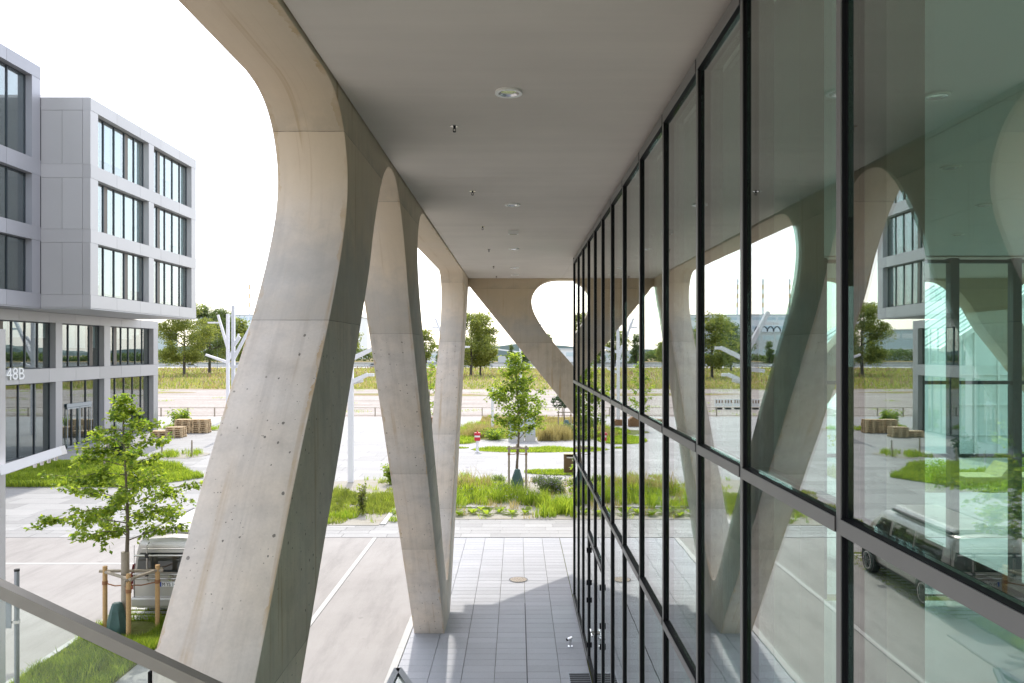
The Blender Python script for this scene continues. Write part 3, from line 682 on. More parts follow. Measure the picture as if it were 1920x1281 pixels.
def coping(x, y0, y1, z, mat='coping'):
    m = MB(); a, b_ = (x-30, y0, z+.001), (x-.01, y0+.01, z+.001)
    m.add([(x-30,y0+.01,z+.002),(x-.01,y0+.01,z+.002),(x-.01,y1-.01,z+.002),(x-30,y1-.01,z+.002),(x-30,y0+.6,z+.36),(x-.6,y0+.6,z+.36),(x-.6,y1-.6,z+.36),(x-30,y1-.6,z+.36)],
          [(0,3,2,1),(4,5,6,7),(0,1,5,4),(1,2,6,5),(2,3,7,6),(3,0,4,7)])
    m.build('roof_edge', mat, ob)
coping(-24, 43.5, 57.8, 20.5); coping(-26.8, 26, 43.45, 22.2)
# house number
def text(s, size, loc, rot, mat, name, parent, depth=.03, align='LEFT', sx=1.0):
    cu = bpy.data.curves.new(name, 'FONT'); cu.body = s; cu.size = size; cu.extrude = depth; cu.align_x = align; cu.resolution_u = 3
    tmp = bpy.data.objects.new('tmp', cu); COL.objects.link(tmp); bpy.context.view_layer.update()
    me = bpy.data.meshes.new_from_object(tmp.evaluated_get(bpy.context.evaluated_depsgraph_get())); bpy.data.objects.remove(tmp)
    me.materials.clear(); me.materials.append(M[mat])
    me.transform(Matrix.Diagonal((sx, 1, 1, 1)))
    me.transform(Matrix.Translation(Vector(loc)-(wloc(parent) if parent else Vector())) @ rot.to_matrix().to_4x4())
    o = bpy.data.objects.new(name, me); COL.objects.link(o); o.parent = parent; return o
from mathutils import Euler
text('48B', .98, (-28.36, 42.85, 4.62), Euler((R(90), 0, R(90))), 'white_paint', 'house_number', ob, .05, sx=1.05)
# ================================================================== MASTS, FENCE, STREET THINGS
def mast(x, y, h, w, arms, label, group='white branching light masts'):
    t = thing('light_mast', label, 'light mast', (x, y, 0), group)
    m = MB(); m.beam((x, y, 0), (x, y, h), w, w, w*.9, w*.9); m.build('pole', 'white_mast', t)
    for (z0, dx, dy, dz, hd, hx) in arms:
        m = MB(); q = (x+dx, y+dy, z0+dz); m.beam((x, y, z0), q, w*.9, w*.9, w*.7, w*.7); a = m.build('arm', 'white_mast', t)
        if hd:
            sgn = 1 if hx > 0 else -1; m = MB(); zz = q[2]-hd; kx = x+dx*(1-hd/dz) if abs(dz) > .8 else q[0]
            m.box(min(kx, kx+hx), max(kx, kx+hx), q[1]-.12, q[1]+.12, zz-.07, zz+.07); hh = m.build('lamp_head', 'white_mast', a)
            m = MB()
    return t
mast(-7.9, 36.7, 9.1, .25, [(5.85, 1.15, 0, .55, .02, .25), (4.75, .8, 0, .38, .02, .3), (4.75, .5, .3, .1, .0, 0), (6.0, -1.2, .2, 2.1, .55, -.8), (5.4, -.9, -.1, -.1, 0, 0)], 'tall white branching light mast standing behind the first planted bed', )
mast(-26.2, 70, 9.6, .26, [(6.5, -.9, 0, 3.0, .7, -1.1), (5.2, -2.0, 0, .7, .0, 0), (5.2, .9, .3, 2.6, 0, 0)], 'white light mast, left one of the close pair beyond the pallets')
mast(-21.3, 58, 9.65, .25, [(5.6, 1.6, .2, 3.2, .9, .6), (6.6, .5, 0, .7, 0, .6), (5.0, .9, 0, .3, .0, .5)], 'taller white light mast, right one of the pair beside the concrete column')
mast(.3, 75, 9.1, .26, [(7.2, 1.6, .2, 1.9, .3, .9), (5.0, -1.2, 0, .5, .02, .2)], 'white light mast behind the young staked tree in the middle')
mast(-1.95, 60.5, 3.4, .22, [], 'short white post beside the far planting, left of the staked tree')
mast(-5.6, 65, 8.5, .25, [(6.1, 1.3, 0, .5, .02, .3), (5.6, -1.3, .1, 3.4, .8, -.6), (4.4, .9, 0, .4, 0, 0)], 'white light mast hidden by a column and visible in the glass')
# near mast at the left picture edge
t = thing('light_mast', 'white square light mast nearest the camera, with a slanted lamp arm', 'light mast', (-9.03, 13.5, 0), 'white branching light masts')
part('pole', 'white_mast', t, (-9.20, -9.0, 13.4, 13.6, 0, 6.63))
m = MB(); m.beam((-8.98, 13.5, 4.17), (-7.92, 13.5, 4.52), .17, .17, .15, .15); a = m.build('arm', 'white_mast', t)
for k in range(4):
    m = MB(); m.tube([(-8.42+k*.12, 13.5, 4.215+k*.04), (-8.42+k*.12, 13.5, 4.285+k*.04)], [.03, .04], 10); m.build('lamp', 'chrome', a)
# road sign seen from behind
t = thing('road_sign', 'grey road sign seen from behind on its galvanised post', 'road sign', (-9.1, 13.9, 0))
m = MB(); m.tube([(-9.06, 14, 0), (-9.06, 14, 2.26)], .042, 14); m.build('post', 'galvanised', t, smooth=True)
m = MB(); m.tube([(-9.06, 14, 2.26), (-9.06, 14, 2.30)], .046, 14); m.build('cap', 'black', t)
part('plate', 'galvanised', t, (-9.42, -9.12, 13.93, 13.945, 1.25, 1.85))
for z in (1.35, 1.72):
    m = MB(); m.box(-9.3, -9.0, 13.95, 13.965, z-.02, z+.02); m.tube([(-9.06, 14, z-.03), (-9.06, 14, z+.03)], .052, 14); m.build('clamp', 'chrome', t)
# low fence along the gravel lot
fx = -62.0; i = 0
t = thing('low_fence', 'low grey steel fence between the plaza and the gravel lot', 'fence', (0, 73.7, 0))
post = None
while fx < 60:
    if post is None: post = part('post', 'grey_wood', t, (fx-.05, fx+.05, 73.65, 73.75, 0, .86)); fx0 = fx
    else: inst(post, (fx-fx0, 0, 0), t)
    fx += 2.55
m = MB(); m.box(-62, 60, 73.68, 73.72, .82, .86); m.box(-62, 60, 73.69, 73.71, .08, .11); m.build('rail', 'grey_wood', t)
# short wooden bollards
spots = [(-23.0, 43.5, 'leftmost of the wooden posts between the grass patches and the office block'), (-21.9, 41.0, 'wooden post behind the young tree, beside the lawn corner'), (-21.1, 42.2, 'wooden post just right of the young tree crown'),
         (-21.6, 47.0, 'wooden post at the left of the small round grass patch'), (-19.2, 45.6, 'wooden post at the right of the small round grass patch'), (-24.4, 46.0, 'wooden post nearest the entrance paving')]
for x, y, l in spots:
    m = MB(); m.tube([(x, y, -.02), (x+.01, y, .62), (x+.01, y, .98)], [.055, .053, .045], 10); o = m.build('wooden_post', 'grey_wood', None, smooth=True); tag(o, l, 'post', 'wooden posts round the grass')
# pallets: every pallet of a stack is a thing
def make_pallet():
    t = thing('pallet', 'x', 'pallet', (0, 0, 0), 'stacked wooden pallets')
    pr = part('deck_board', 'pallet_wood', t, (-.6, .6, -.4, -.27, .122, .144))
    for k in range(1, 5): inst(pr, (0, k*.167, 0), t)
    br = part('bottom_board', 'pallet_wood', t, (-.6, .6, -.4, -.28, 0, .02)); inst(br, (0, .34, 0), t); inst(br, (0, .68, 0), t)
    sr = part('stringer_board', 'pallet_wood', t, (-.6, .6, -.4, -.3, .10, .1215)); inst(sr, (0, .35, 0), t); inst(sr, (0, .70, 0), t)
    bl = part('block', 'pallet_wood', t, (-.59, -.45, -.395, -.3, .0205, .0995))
    for i in range(3):
        for j in range(3):
            if i or j: inst(bl, (i*.525, j*.34, 0), t)
    return t
proto = make_pallet(); first = True
words = ['lowest', 'second', 'third', 'fourth', 'fifth', 'sixth', 'topmost']
stacks = [(-25.9, 56.2, 3, 'low left pallet stack'), (-24.7, 56.0, 5, 'front middle pallet stack'), (-25.35, 58.9, 7, 'tall back left pallet stack'), (-24.1, 59.0, 7, 'tall back right pallet stack')]
for x, y, n, nm in stacks:
    for k in range(n):
        o = proto if first else copy_tree(proto); first = False
        o.location = (x+random.uniform(-.03, .03), y+random.uniform(-.012, .012), .014+k*.1465); o.rotation_euler.z = R(random.uniform(-1, 1))
        w = 'topmost' if k == n-1 else words[k]; o['label'] = f'{w} wooden pallet of the {nm} beside the office block'
# hydrant-like post, cabinets, bin
x, y = -2.47, 47.7
t = thing('hydrant', 'white post with red and white banded head beside the grass strip', 'hydrant', (x, y, 0))
m = MB(); m.tube([(x, y, 0), (x, y, .75)], .085, 16); m.tube([(x, y, .0), (x, y, .06)], .14, 16); m.build('post', 'white_mast', t, smooth=True)
m = MB(); m.tube([(x, y, .72), (x, y, .93)], .19, 18); m.build('head', 'red', t, smooth=True)
m = MB(); m.tube([(x, y, .93), (x, y, 1.05)], .17, 18); m.build('band', 'white_paint', t, smooth=True)
m = MB(); m.tube([(x, y, 1.05), (x, y, 1.2)], [.21, .2], 18); m.tube([(x, y, 1.2), (x, y, 1.3)], .05, 8); m.build('cap', 'red', t, smooth=True)
def cabinet(x0, x1, y, h, label):
    t = thing('utility_cabinet', label, 'cabinet', ((x0+x1)/2, y, 0), 'grey utility cabinets behind the staked tree')
    part('plinth', 'kerb', t, (x0, x1, y, y+.5, 0, .45)); part('body', 'cabinet', t, (x0+.01, x1-.01, y+.01, y+.49, .452, h))
    part('roof', 'cabinet', t, (x0-.03, x1+.03, y-.03, y+.53, h+.002, h+.05)); mid = (x0+x1)/2
    for a, b_ in ((x0+.04, mid-.01), (mid+.01, x1-.04)):
        d = part('door', 'cabinet', t, (a, b_, y-.008, y+.008, .5, h-.05)); part('handle', 'frame_dark', d, (b_-.07, b_-.05, y-.02, y-.009, h*.55, h*.62))
cabinet(-.62, .48, 53.0, 1.5, 'lower grey utility cabinet, left one behind the staked tree')
cabinet(.52, 1.25, 53.2, 1.78, 'taller grey utility cabinet, right one behind the staked tree')
t = thing('litter_bin', 'brown box-shaped litter bin on the plaza beside the glass corner', 'litter bin', (2.7, 39.4, 0))
m = MB(); x0, x1, y0, y1 = 2.38, 2.98, 39.3, 39.75
m.box(x0, x1, y0, y1, .04, .78); m.box(x0, x0+.12, y0, y1, .78, .98); m.box(x1-.12, x1, y0, y1, .78, .98); m.box(x0, x1, y0+.3, y1, .78, .975); m.build('body', 'bin_brown', t)
part('opening_lid', 'lamp_white', t, (x0+.13, x1-.13, y0+.05, y0+.28, .785, .84)); part('lock', 'chrome', t, (x1-.2, x1-.15, y0-.012, y0-.001, .66, .72))
part('top_rim', 'bench_wood', t, (x0-.01, x1+.01, y0-.012, y1, .985, 1.0))
# rusty seating blocks, barrier row (both read in the mirror)
for i, (x, y, w, h, l) in enumerate([(-8.9, 64.5, 1.5, .55, 'long low rusty steel seating block, leftmost'), (-6.9, 63.6, 1.2, .8, 'tall rusty steel seating block in the middle'), (-5.6, 64.6, .9, .5, 'small rusty steel seating block, rightmost')]):
    m = MB(); m.prism([(x-w/2, 0), (x+w/2, 0), (x+w/2, h*.7), (x+w/4, h), (x-w/2, h*.9)], 'y', y, y+.8); o = m.build('seating_block', 'rust', None); tag(o, l+' on the far plaza', 'seat', 'rusty seating blocks')
t = thing('barrier_row', 'row of white construction barriers standing on the gravel lot', 'barrier', (-21, 84, 0))
for k in range(5):
    x = -23+k*1.0; b_ = part('barrier', 'white_paint', t, (x-.46, x+.46, 84, 84.06, .2, 1.0)); part('foot', 'rubber', b_, (x-.3, x+.3, 83.8, 84.3, -.08, .1))
    for j in range(3): part('stripe', 'rust', b_, (x-.4+j*.3, x-.28+j*.3, 83.985, 83.997, .55, .9))
# wooden lounge bench beyond the hall (through the glass)
t = thing('wooden_lounge', 'broad wooden lounge platform with a sloped back, beyond the glass hall', 'bench', (22.5, 36.5, 0))
m = MB()
for k in range(9): m.box(20.7+k*.42, 21.1+k*.42, 35.7, 37.2, .35, .42)
m.build('deck', 'bench_wood', t); part('base', 'bench_wood', t, (20.75, 24.4, 35.75, 37.1, 0, .34))
m = MB(); m.prism([(22.4, .43), (23.0, .43), (22.95, 1.0), (22.85, 1.0)], 'y', 35.8, 37.1); m.build('backrest', 'bench_wood', t)
# white glasshouse-like annexe beyond
gh = thing('glasshouse', 'white gabled glasshouse building with ribbed panels, seen through the hall', 'building', (32, 46, 0))
m = MB(); m.prism([(25.6, 0), (40, 0), (40, 6.5), (33, 11.2), (25.6, 6.4)], 'y', 46.2, 70); m.build('wall', 'glasshouse_panel', gh)
for k in range(11):
    x = 25.9+k*1.4; part('rib', 'glasshouse_white', gh, (x-.05, x+.05, 46.08, 46.19, 0, min(6.4+(x-25.6)*.648, 11.2-(x-33)*.67)-.1))
for z in (1.2, 3.0, 4.8): part('rail', 'glasshouse_white', gh, (25.7, 39.9, 46.10, 46.185, z, z+.07))
m = MB(); m.beam((25.2, 46.1, 6.25), (33.05, 46.1, 11.4), .35, .3); m.beam((33, 46.1, 11.4), (40.4, 46.1, 6.5), .35, .3); m.build('gable_edge', 'glasshouse_white', gh)
for k in range(14):
    y = 46.8+k*1.6; m = MB(); m.beam((25.4, y, 6.5), (33, y, 11.42), .12, .12); m.build('roof_slat', 'glasshouse_white', gh)
t = thing('entrance_porch', 'small white gabled porch in front of the glasshouse', 'porch', (19, 42, 0))
m = MB(); m.prism([(17.6, 0), (21, 0), (21, 2.9), (19.6, 4.2), (17.6, 3.0)], 'y', 42, 46); m.build('wall', 'glasshouse_panel', t)
m = MB(); m.beam((17.3, 41.9, 2.75), (19.6, 41.9, 4.35), .25, .2); m.beam((19.6, 41.9, 4.35), (21.3, 41.9, 2.75), .25, .2); m.build('gable_edge', 'glasshouse_white', t)
for k in range(4): part('glazing_bar', 'glasshouse_white', t, (17.75+k*.95, 17.82+k*.95, 41.93, 41.99, 0, 2.8))

# ------------------------------------------------------------------ stair rails near the camera
t = thing('stair_balustrade', 'sloping stainless handrail with glass infill in the near left corner', 'railing', (-1.3, 2, 4.6))
m = MB(); m.beam((-3.2, 2.0, 6.512), (-.2, 2.0, 5.10), .034, .031); m.build('handrail', 'handrail', t)
def zr(x): return 6.512-(x+3.2)*.4707
for a, b_ in ((-2.4, -.95), (-.94, -.25)):
    m = MB(); m.add([(a,1.995,zr(a)-1.0),(b_,1.995,zr(b_)-1.0),(b_,1.995,zr(b_)-.025),(a,1.995,zr(a)-.025),(a,2.005,zr(a)-1.0),(b_,2.005,zr(b_)-1.0),(b_,2.005,zr(b_)-.025),(a,2.005,zr(a)-.025)],
          [(0,3,2,1),(4,5,6,7),(0,1,5,4),(1,2,6,5),(2,3,7,6),(3,0,4,7)]); m.build('glass_panel', 'clear_glass', t)
m = MB(); m.beam((-.945, 1.99, zr(-.945)-1.0), (-.945, 1.99, zr(-.945)-.025), .006, .012); m.build('joint_seal', 'frame_dark', t)
m = MB(); m.beam((-1.9, 1.55, 5.62), (-1.0, 1.55, 5.62-.9*.4657), .04, .04); m.build('lower_rail', 'frame_dark', t)
t = thing('landing_balustrade', 'glass balustrade with steel rail on the stair landing at the bottom edge', 'railing', (-.96, 6.18, 2.7))
m = MB(); m.beam((-.96, 6.18, 3.70), (-1.0, 5.3, 3.70), .05, .035); m.beam((-.95, 6.18, 3.70), (-.56, 5.3, 3.70), .05, .035); m.build('handrail', 'galvanised', t)
m = MB(); m.beam((-.97, 6.16, 3.19), (-1.0, 5.3, 3.19), .012, .98); m.beam((-.95, 6.16, 3.19), (-.56, 5.3, 3.19), .012, .98); m.build('glass_panel', 'clear_glass', t)
t = thing('stair_landing', 'concrete stair landing just below the picture edge', 'stair', (-.9, 5.2, 0))
part('slab', 'concrete', t, (-1.3, 1.2, 3.2, 6.3, 2.5, 2.69)); part('pier', 'concrete', t, (-.3, .3, 4.2, 4.6, 0, 2.49))

# ------------------------------------------------------------------ van
vx, vy = -8.0, 17.9
van = thing('camper_van', 'silver-grey camper van with roof bed and rear bicycle rack, parked beyond the staked tree', 'van', (vx, vy, 0))
prof = [(.30,.86),(.45,.93),(.75,.95),(1.05,.945),(1.30,.90),(1.60,.845),(1.80,.79),(1.90,.70)]
def hw(z):
    for (a, u), (b_, w) in zip(prof, prof[1:]):
        if z <= b_: return u+(w-u)*(z-a)/(b_-a)
    return prof[-1][1]
stn = [(0.0,1.80,.93),(.05,1.90,.97),(.2,1.96,1),(.9,1.98,1),(2.2,1.98,1),(3.1,1.95,1),(3.45,1.86,.99),(3.85,1.52,.985),(4.15,1.20,.97),(4.5,1.08,.94),(4.75,.95,.88),(4.88,.75,.80)]
n = 0; m = MB(); ringn = None
for (yy, top, sc) in stn:
    pts = []; zs = [.30,.45,.75,1.05,1.3,1.6,1.8,1.9]; zz = [.30+(z-.30)*(min(top, 1.9)-.30)/1.6 if top < 1.9 else z for z in zs]
    for z in zz: pts.append((hw(z)*sc, z))
    pts.append((pts[-1][0]*.8, top-.01)); pts.append((0, top+.02))
    full = [(-a, z) for a, z in pts[:-1]] + [pts[-1]] + [(a, z) for a, z in pts[:-1]][::-1]
    m.v += [(vx+a, vy+yy, z) for a, z in full]; ringn = len(full)
for i in range(len(stn)-1):
    for k in range(ringn-1): m.f.append((i*ringn+k, i*ringn+k+1, (i+1)*ringn+k+1, (i+1)*ringn+k)); m.mi.append(0)
    m.f.append((i*ringn+ringn-1, i*ringn, (i+1)*ringn, (i+1)*ringn+ringn-1)); m.mi.append(0)
m.f.append(tuple(range(ringn))); m.f.append(tuple((len(stn)-1)*ringn+k for k in range(ringn))[::-1]); m.mi += [0, 0]
body = m.build('body', 'van_paint', van, smooth=True)
def sidepatch(name, mat, parent, sgn, y0, y1, z0, z1, skew0=0, skew1=0, eps=.008, nz=4):
    m = MB(); vs_ = []
    for j in range(nz+1):
        z = z0+(z1-z0)*j/nz; t_ = j/nz
        for yy in (y0+skew0*t_, y1+skew1*t_): vs_.append((vx+sgn*(hw(z)+eps), vy+yy, z))
    m.add(vs_, [(2*j, 2*j+1, 2*j+3, 2*j+2) for j in range(nz)]); return m.build(name, mat, parent)
for sgn in (1, -1):
    sidepatch('side_window', 'car_glass', van, sgn, .30, 1.55, 1.14, 1.70, .06); sidepatch('side_window', 'car_glass', van, sgn, 1.62, 2.75, 1.14, 1.70)
    sidepatch('side_window', 'car_glass', van, sgn, 2.86, 3.85, 1.12, 1.68, 0, -.42)
    for yy in (1.585, 2.80): sidepatch('door_gap', 'van_trim', van, sgn, yy-.006, yy+.006, .42, 1.72, eps=.006)
    sidepatch('slide_rail', 'van_trim', van, sgn, .3, 1.5, .985, 1.005, eps=.009, nz=1); sidepatch('sill_trim', 'van_trim', van, sgn, .1, 4.5, .30, .40, eps=.006, nz=1)
    sidepatch('tail_light', 'red', van, sgn, .01, .16, .82, 1.30, eps=.010); sidepatch('tail_light', 'orange', van, sgn, .01, .15, .70, .80, eps=.011)
    for yy in (2.5, 2.95):
        m = MB(); m.box(vx+sgn*.955-.015, vx+sgn*.955+.015, vy+yy-.1, vy+yy+.1, .99, 1.03); m.build('door_handle', 'chrome', van)
    m = MB(); m.box(vx+sgn*1.08-.1, vx+sgn*1.08+.1, vy+3.5, vy+3.62, 1.05, 1.25); m.build('mirror', 'van_paint', van)
m = MB(); m.add([(vx-.70, vy+3.50, 1.80),(vx+.70, vy+3.50, 1.80),(vx+.80, vy+4.12, 1.25),(vx-.80, vy+4.12, 1.25)], [(0,1,2,3)]); m.build('windscreen', 'car_glass', van)
m = MB()
for z, w in ((1.14, .80), (1.40, .78), (1.72, .70)): m.v += [(vx-w, vy-.012+max(0, z-1.6)*.18, z), (vx+w, vy-.012+max(0, z-1.6)*.18, z)]
m.f += [(0,1,3,2),(2,3,5,4)]; m.mi += [0,0]; m.build('rear_window', 'car_glass', van)
part('tailgate_gap', 'van_trim', van, (vx-.86, vx+.86, vy-.009, vy-.003, 1.07, 1.085), (vx-.87, vx-.86, vy-.009, vy-.003, .55, 1.75), (vx+.86, vx+.87, vy-.009, vy-.003, .55, 1.75))
part('wiper', 'van_trim', van, (vx-.5, vx+.35, vy-.04, vy-.02, 1.14, 1.16))
m = MB(); m.box(vx-.92, vx+.92, vy-.08, vy+.12, .34, .56); bp = m.build('rear_bumper', 'van_paint', van)
md = bp.modifiers.new('b', 'BEVEL'); md.width = .04; md.segments = 3
pl = part('licence_plate', 'white_paint', van, (vx-.27, vx+.27, vy-.03, vy-.012, .80, .915)); part('plate_band', 'blue', pl, (vx-.268, vx-.225, vy-.034, vy-.031, .802, .913))
text('M YS 1404', .115, (vx-.21, vy-.033, .815), Euler((R(90), 0, 0)), 'number_black', 'plate_letters', pl, .001, sx=.82)
em = MB(); ring_ = [(vx+math.cos(2*math.pi*k/24)*r, vy-.02, .985+math.sin(2*math.pi*k/24)*r) for r in (.075, .062) for k in range(24)]
em.add(ring_, [(k, (k+1) % 24, 24+(k+1) % 24, 24+k) for k in range(24)])
def stroke(p, q): em.beam((vx+p[0], vy-.021, .985+p[1]), (vx+q[0], vy-.021, .985+q[1]), .006, .011)
for p, q in (((-.032,.052),(0,.01)),((0,.01),(.032,.052)),((-.055,.03),(-.025,-.045)),((-.025,-.045),(0,-.002)),((0,-.002),(.025,-.045)),((.025,-.045),(.055,.03))): stroke(p, q)
em.build('emblem', 'chrome', van)
# raised roof bed and awning
m = MB(); m.prism([(vx-.66, 1.955), (vx+.66, 1.955), (vx+.58, 2.06), (vx-.58, 2.06)], 'y', vy+.25, vy+3.2); rf = m.build('roof_bed', 'van_paint', van)
md = rf.modifiers.new('b', 'BEVEL'); md.width = .03; md.segments = 2
m = MB(); m.tube([(vx+.74, vy+.2, 1.97), (vx+.74, vy+3.0, 1.97)], .045, 10); m.tube([(vx-.74, vy+.2, 1.97), (vx-.74, vy+3.0, 1.97)], .045, 10); m.build('awning_case', 'van_trim', van)
# bicycle rack
rk = MB()
for z, w in ((1.02, .80), (1.12, .82), (1.55, .78)): rk.tube([(vx-w, vy-.16, z), (vx+w, vy-.16, z)], .022, 8)
for s_ in (-.5, .42): rk.tube([(vx+s_, vy-.05, 1.82), (vx+s_, vy-.15, 1.76), (vx+s_, vy-.15, .98), (vx+s_, vy-.05, .94)], .018, 8)
rk.tube([(vx-.62, vy-.16, 1.70), (vx+.62, vy-.16, 1.70)], .018, 8)
rk = rk.build('bicycle_rack', 'steel', van, smooth=True)
for s_ in (-.5, .42): part('bracket', 'van_trim', rk, (vx+s_-.035, vx+s_+.035, vy-.19, vy-.12, 1.50, 1.60), (vx+s_-.035, vx+s_+.035, vy-.19, vy-.12, 1.08, 1.16))
for yy in (.98, 3.98):
    for sgn in (1, -1):
        cx = vx+sgn*.86
        m = MB(); m.tube([(vx+sgn*.955, vy+yy, .40), (vx+sgn*.962, vy+yy, .40)], .40, 32); arch_o = m.build('wheel_arch', 'van_trim', van)
        m = MB(); m.tube([(cx-.12, vy+yy, .345), (cx-.09, vy+yy, .345), (cx+.09, vy+yy, .345), (cx+.12, vy+yy, .345)], [.31,.345,.345,.31], 32); w = m.build('wheel', 'rubber', van, smooth=True)
        m = MB(); xo = cx+sgn*.127
        m.tube([(xo, vy+yy, .345), (xo+sgn*.006, vy+yy, .345)], .05, 16); m.tube([(xo-sgn*.005, vy+yy, .345), (xo-sgn*.001, vy+yy, .345)], .235, 28)
        rr = m.build('rim', 'frame_dark', w)
        m = MB()
        for k in range(9):
            a = 2*math.pi*k/9; m.beam((xo+sgn*.004, vy+yy+.04*math.cos(a), .345+.04*math.sin(a)), (xo+sgn*.004, vy+yy+.235*math.cos(a+.12), .345+.235*math.sin(a+.12)), .028, .01)
        rg = [(xo+sgn*.005, vy+yy+math.cos(2*math.pi*k/28)*r, .345+math.sin(2*math.pi*k/28)*r) for r in (.245, .215) for k in range(28)]
        m.add(rg, [(k, (k+1) % 28, 28+(k+1) % 28, 28+k) for k in range(28)]); m.build('spokes', 'chrome', w)
# small far cars
def far_car(x, y, mat, label, rz=0):
    t = thing('car', label, 'car', (x, y, 0), 'cars on the far road')
    m = MB(); m.prism([(x-2.1,.3),(x+2.1,.3),(x+2.15,.75),(x+1.3,.9),(x-1.9,.95),(x-2.15,.7)], 'y', y, y+1.8); m.build('body', mat, t)
    m = MB(); m.prism([(x-1.7,.9),(x+1.2,.88),(x+.5,1.42),(x-1.1,1.45)], 'y', y+.12, y+1.68); m.build('cabin', 'car_dark', t)
    for dx in (-1.3, 1.35):
        m = MB(); m.tube([(x+dx, y-.02, .32), (x+dx, y+1.82, .32)], .33, 14); m.build('wheel', 'rubber', t)
far_car(-123, 292, 'car_dark', 'dark car on the far road between the two big trees'); far_car(-11, 293, 'car_dark', 'dark car on the far road behind the second column')
far_car(-54, 292, 'car_silver', 'silver car on the far road, mirrored beside the column'); far_car(-95, 293, 'car_white', 'white car on the far road behind the first column'); far_car(60, 292, 'car_silver', 'silver car on the far road right of the end wall')
# ------------------------------------------------------------------ far road, rails, buildings
struct(sheet('road', 'road', -900, 900, 285, 312, -.12)); struct(sheet('road', 'road', -900, 900, 330, 352, -.11))
for y, l in ((283, 'steel guard rail on the near side of the far road'), (321, 'steel guard rail on the middle strip of the far road'), (356, 'steel guard rail on the far edge of the far road')):
    t = thing('guard_rail', l, 'guard rail', (0, y, 0), 'guard rails of the far road')
    part('rail', 'galvanised', t, (-400, 400, y, y+.1, .45, .95)); p = part('post', 'galvanised', t, (-200, -199.85, y+.1, y+.2, -.1, .9))
    for k in range(1, 60): inst(p, (k*6.5, 0, 0), t)
def far_building(name, label, x0, x1, y, h, mat, d=40, rows=3, stripes='far_blue'):
    t = thing(name, label, 'building', ((x0+x1)/2, y, 0)); part('wall', mat, t, (x0, x1, y, y+d, -.1, h)); part('roof', 'far_grey', t, (x0-.5, x1+.5, y-.5, y+d, h+.01, h+.6))
    for r in range(rows):
        z = h*(r+.45)/rows; n = max(2, int((x1-x0)/9)); w = (x1-x0)/n
        for k in range(n): part('window', stripes, t, (x0+k*w+.8, x0+(k+1)*w-.8, y-.12, y-.02, z, z+h/rows*.32))
    return t
far_building('office_building', 'large pale industrial office block with glazed bands and row of arches', -232, -120, 560, 32, 'far_white', 60, 5)
t = thing('arch_logo', 'row of four small dark arches standing on the roof edge of a low wing', 'sign', (-172, 540, 22))
far_building('low_wing', 'low white wing in front of the large office block', -205, -140, 540, 19, 'far_grey', 18, 2)
for k in range(4):
    m = MB(); cx = -179+k*4.5; m.tube([(cx+2.2*math.cos(a), 541, 19.7+3.4*math.sin(a)) for a in [math.pi*j/10 for j in range(11)]], .45, 6); m.build('arch', 'car_dark', t)
for x, l in ((-208, 'leftmost striped roof mast with stay cables'), (-188, 'middle striped roof mast with stay cables'), (-168, 'rightmost striped roof mast with stay cables')):
    t = thing('roof_mast', l+' on the far office block', 'mast', (x, 600, 32), 'striped cable masts on the far office block')
    m = MB(); m.tube([(x, 600, 32), (x, 600, 62)], .7, 8); m.build('pole', 'far_white', t)
    for k in range(3): m = MB(); m.tube([(x, 600, 40+k*7), (x, 600, 43.5+k*7)], .78, 8); m.build('band', 'pallet_wood', t)
    m = MB()
    for dx in (-45, -25, 25, 45): m.tube([(x, 600, 61), (x+dx, 600, 33)], .07, 4)
    m.build('cable', 'far_grey', t)
far_building('warehouse', 'long low white shed beyond the road, middle distance', -62, -15, 430, 5.5, 'far_white', 30, 1)
far_building('warehouse', 'pale shed right of the end wall, far beyond the road', 18, 90, 440, 7, 'far_white', 30, 1)
t = thing('canopy_roof', 'white sloping canopy roof beyond the far road', 'canopy', (2, 400, 0))
m = MB(); m.prism([(-16, 7.5), (-14, 7.9), (14, 4.2), (13, 3.6)], 'y', 400, 415); m.build('roof', 'far_white', t); part('wall', 'far_grey', t, (-10, 8, 402, 412, 0, 3.5))
far_building('hall', 'wide grey hall with glass front far behind the office block', -330, -246, 520, 20, 'far_blue', 40, 2, 'far_white')
# lamp columns by the road
for x, y, l in ((-8.5, 240, 'thin grey street lamp left of the end wall'), (-60, 270, 'thin grey street lamp by the road, in the mirror'), (30, 260, 'thin grey street lamp right of the end wall'), (-97, 250, 'thin grey street lamp behind the mast pair')):
    t = thing('street_lamp', l, 'street lamp', (x, y, 0), 'thin street lamps by the far road'); m = MB(); m.tube([(x, y, 0), (x, y, 11)], [.14, .07], 8); m.build('pole', 'galvanised', t); part('lamp_head', 'galvanised', t, (x-.9, x+.1, y-.1, y+.1, 11, 11.12))
# hills and treeline
m = MB(); rr = random.Random(5); N = 240; vs_ = []
for i in range(N+1):
    x = -1500+3000*i/N; h = 9+3.5*math.sin(i*.11)+2.5*math.sin(i*.37+1)+rr.uniform(-1.2, 1.8); vs_ += [(x, 1000, -.3), (x+rr.uniform(-3, 3), 1010, h), (x, 1080, h*1.1)]
m.add(vs_, [(3*i+j, 3*i+3+j, 3*i+4+j, 3*i+1+j) for i in range(N) for j in (0, 1)]); tag(m.build('hills', 'far_hill', None), kind='structure')

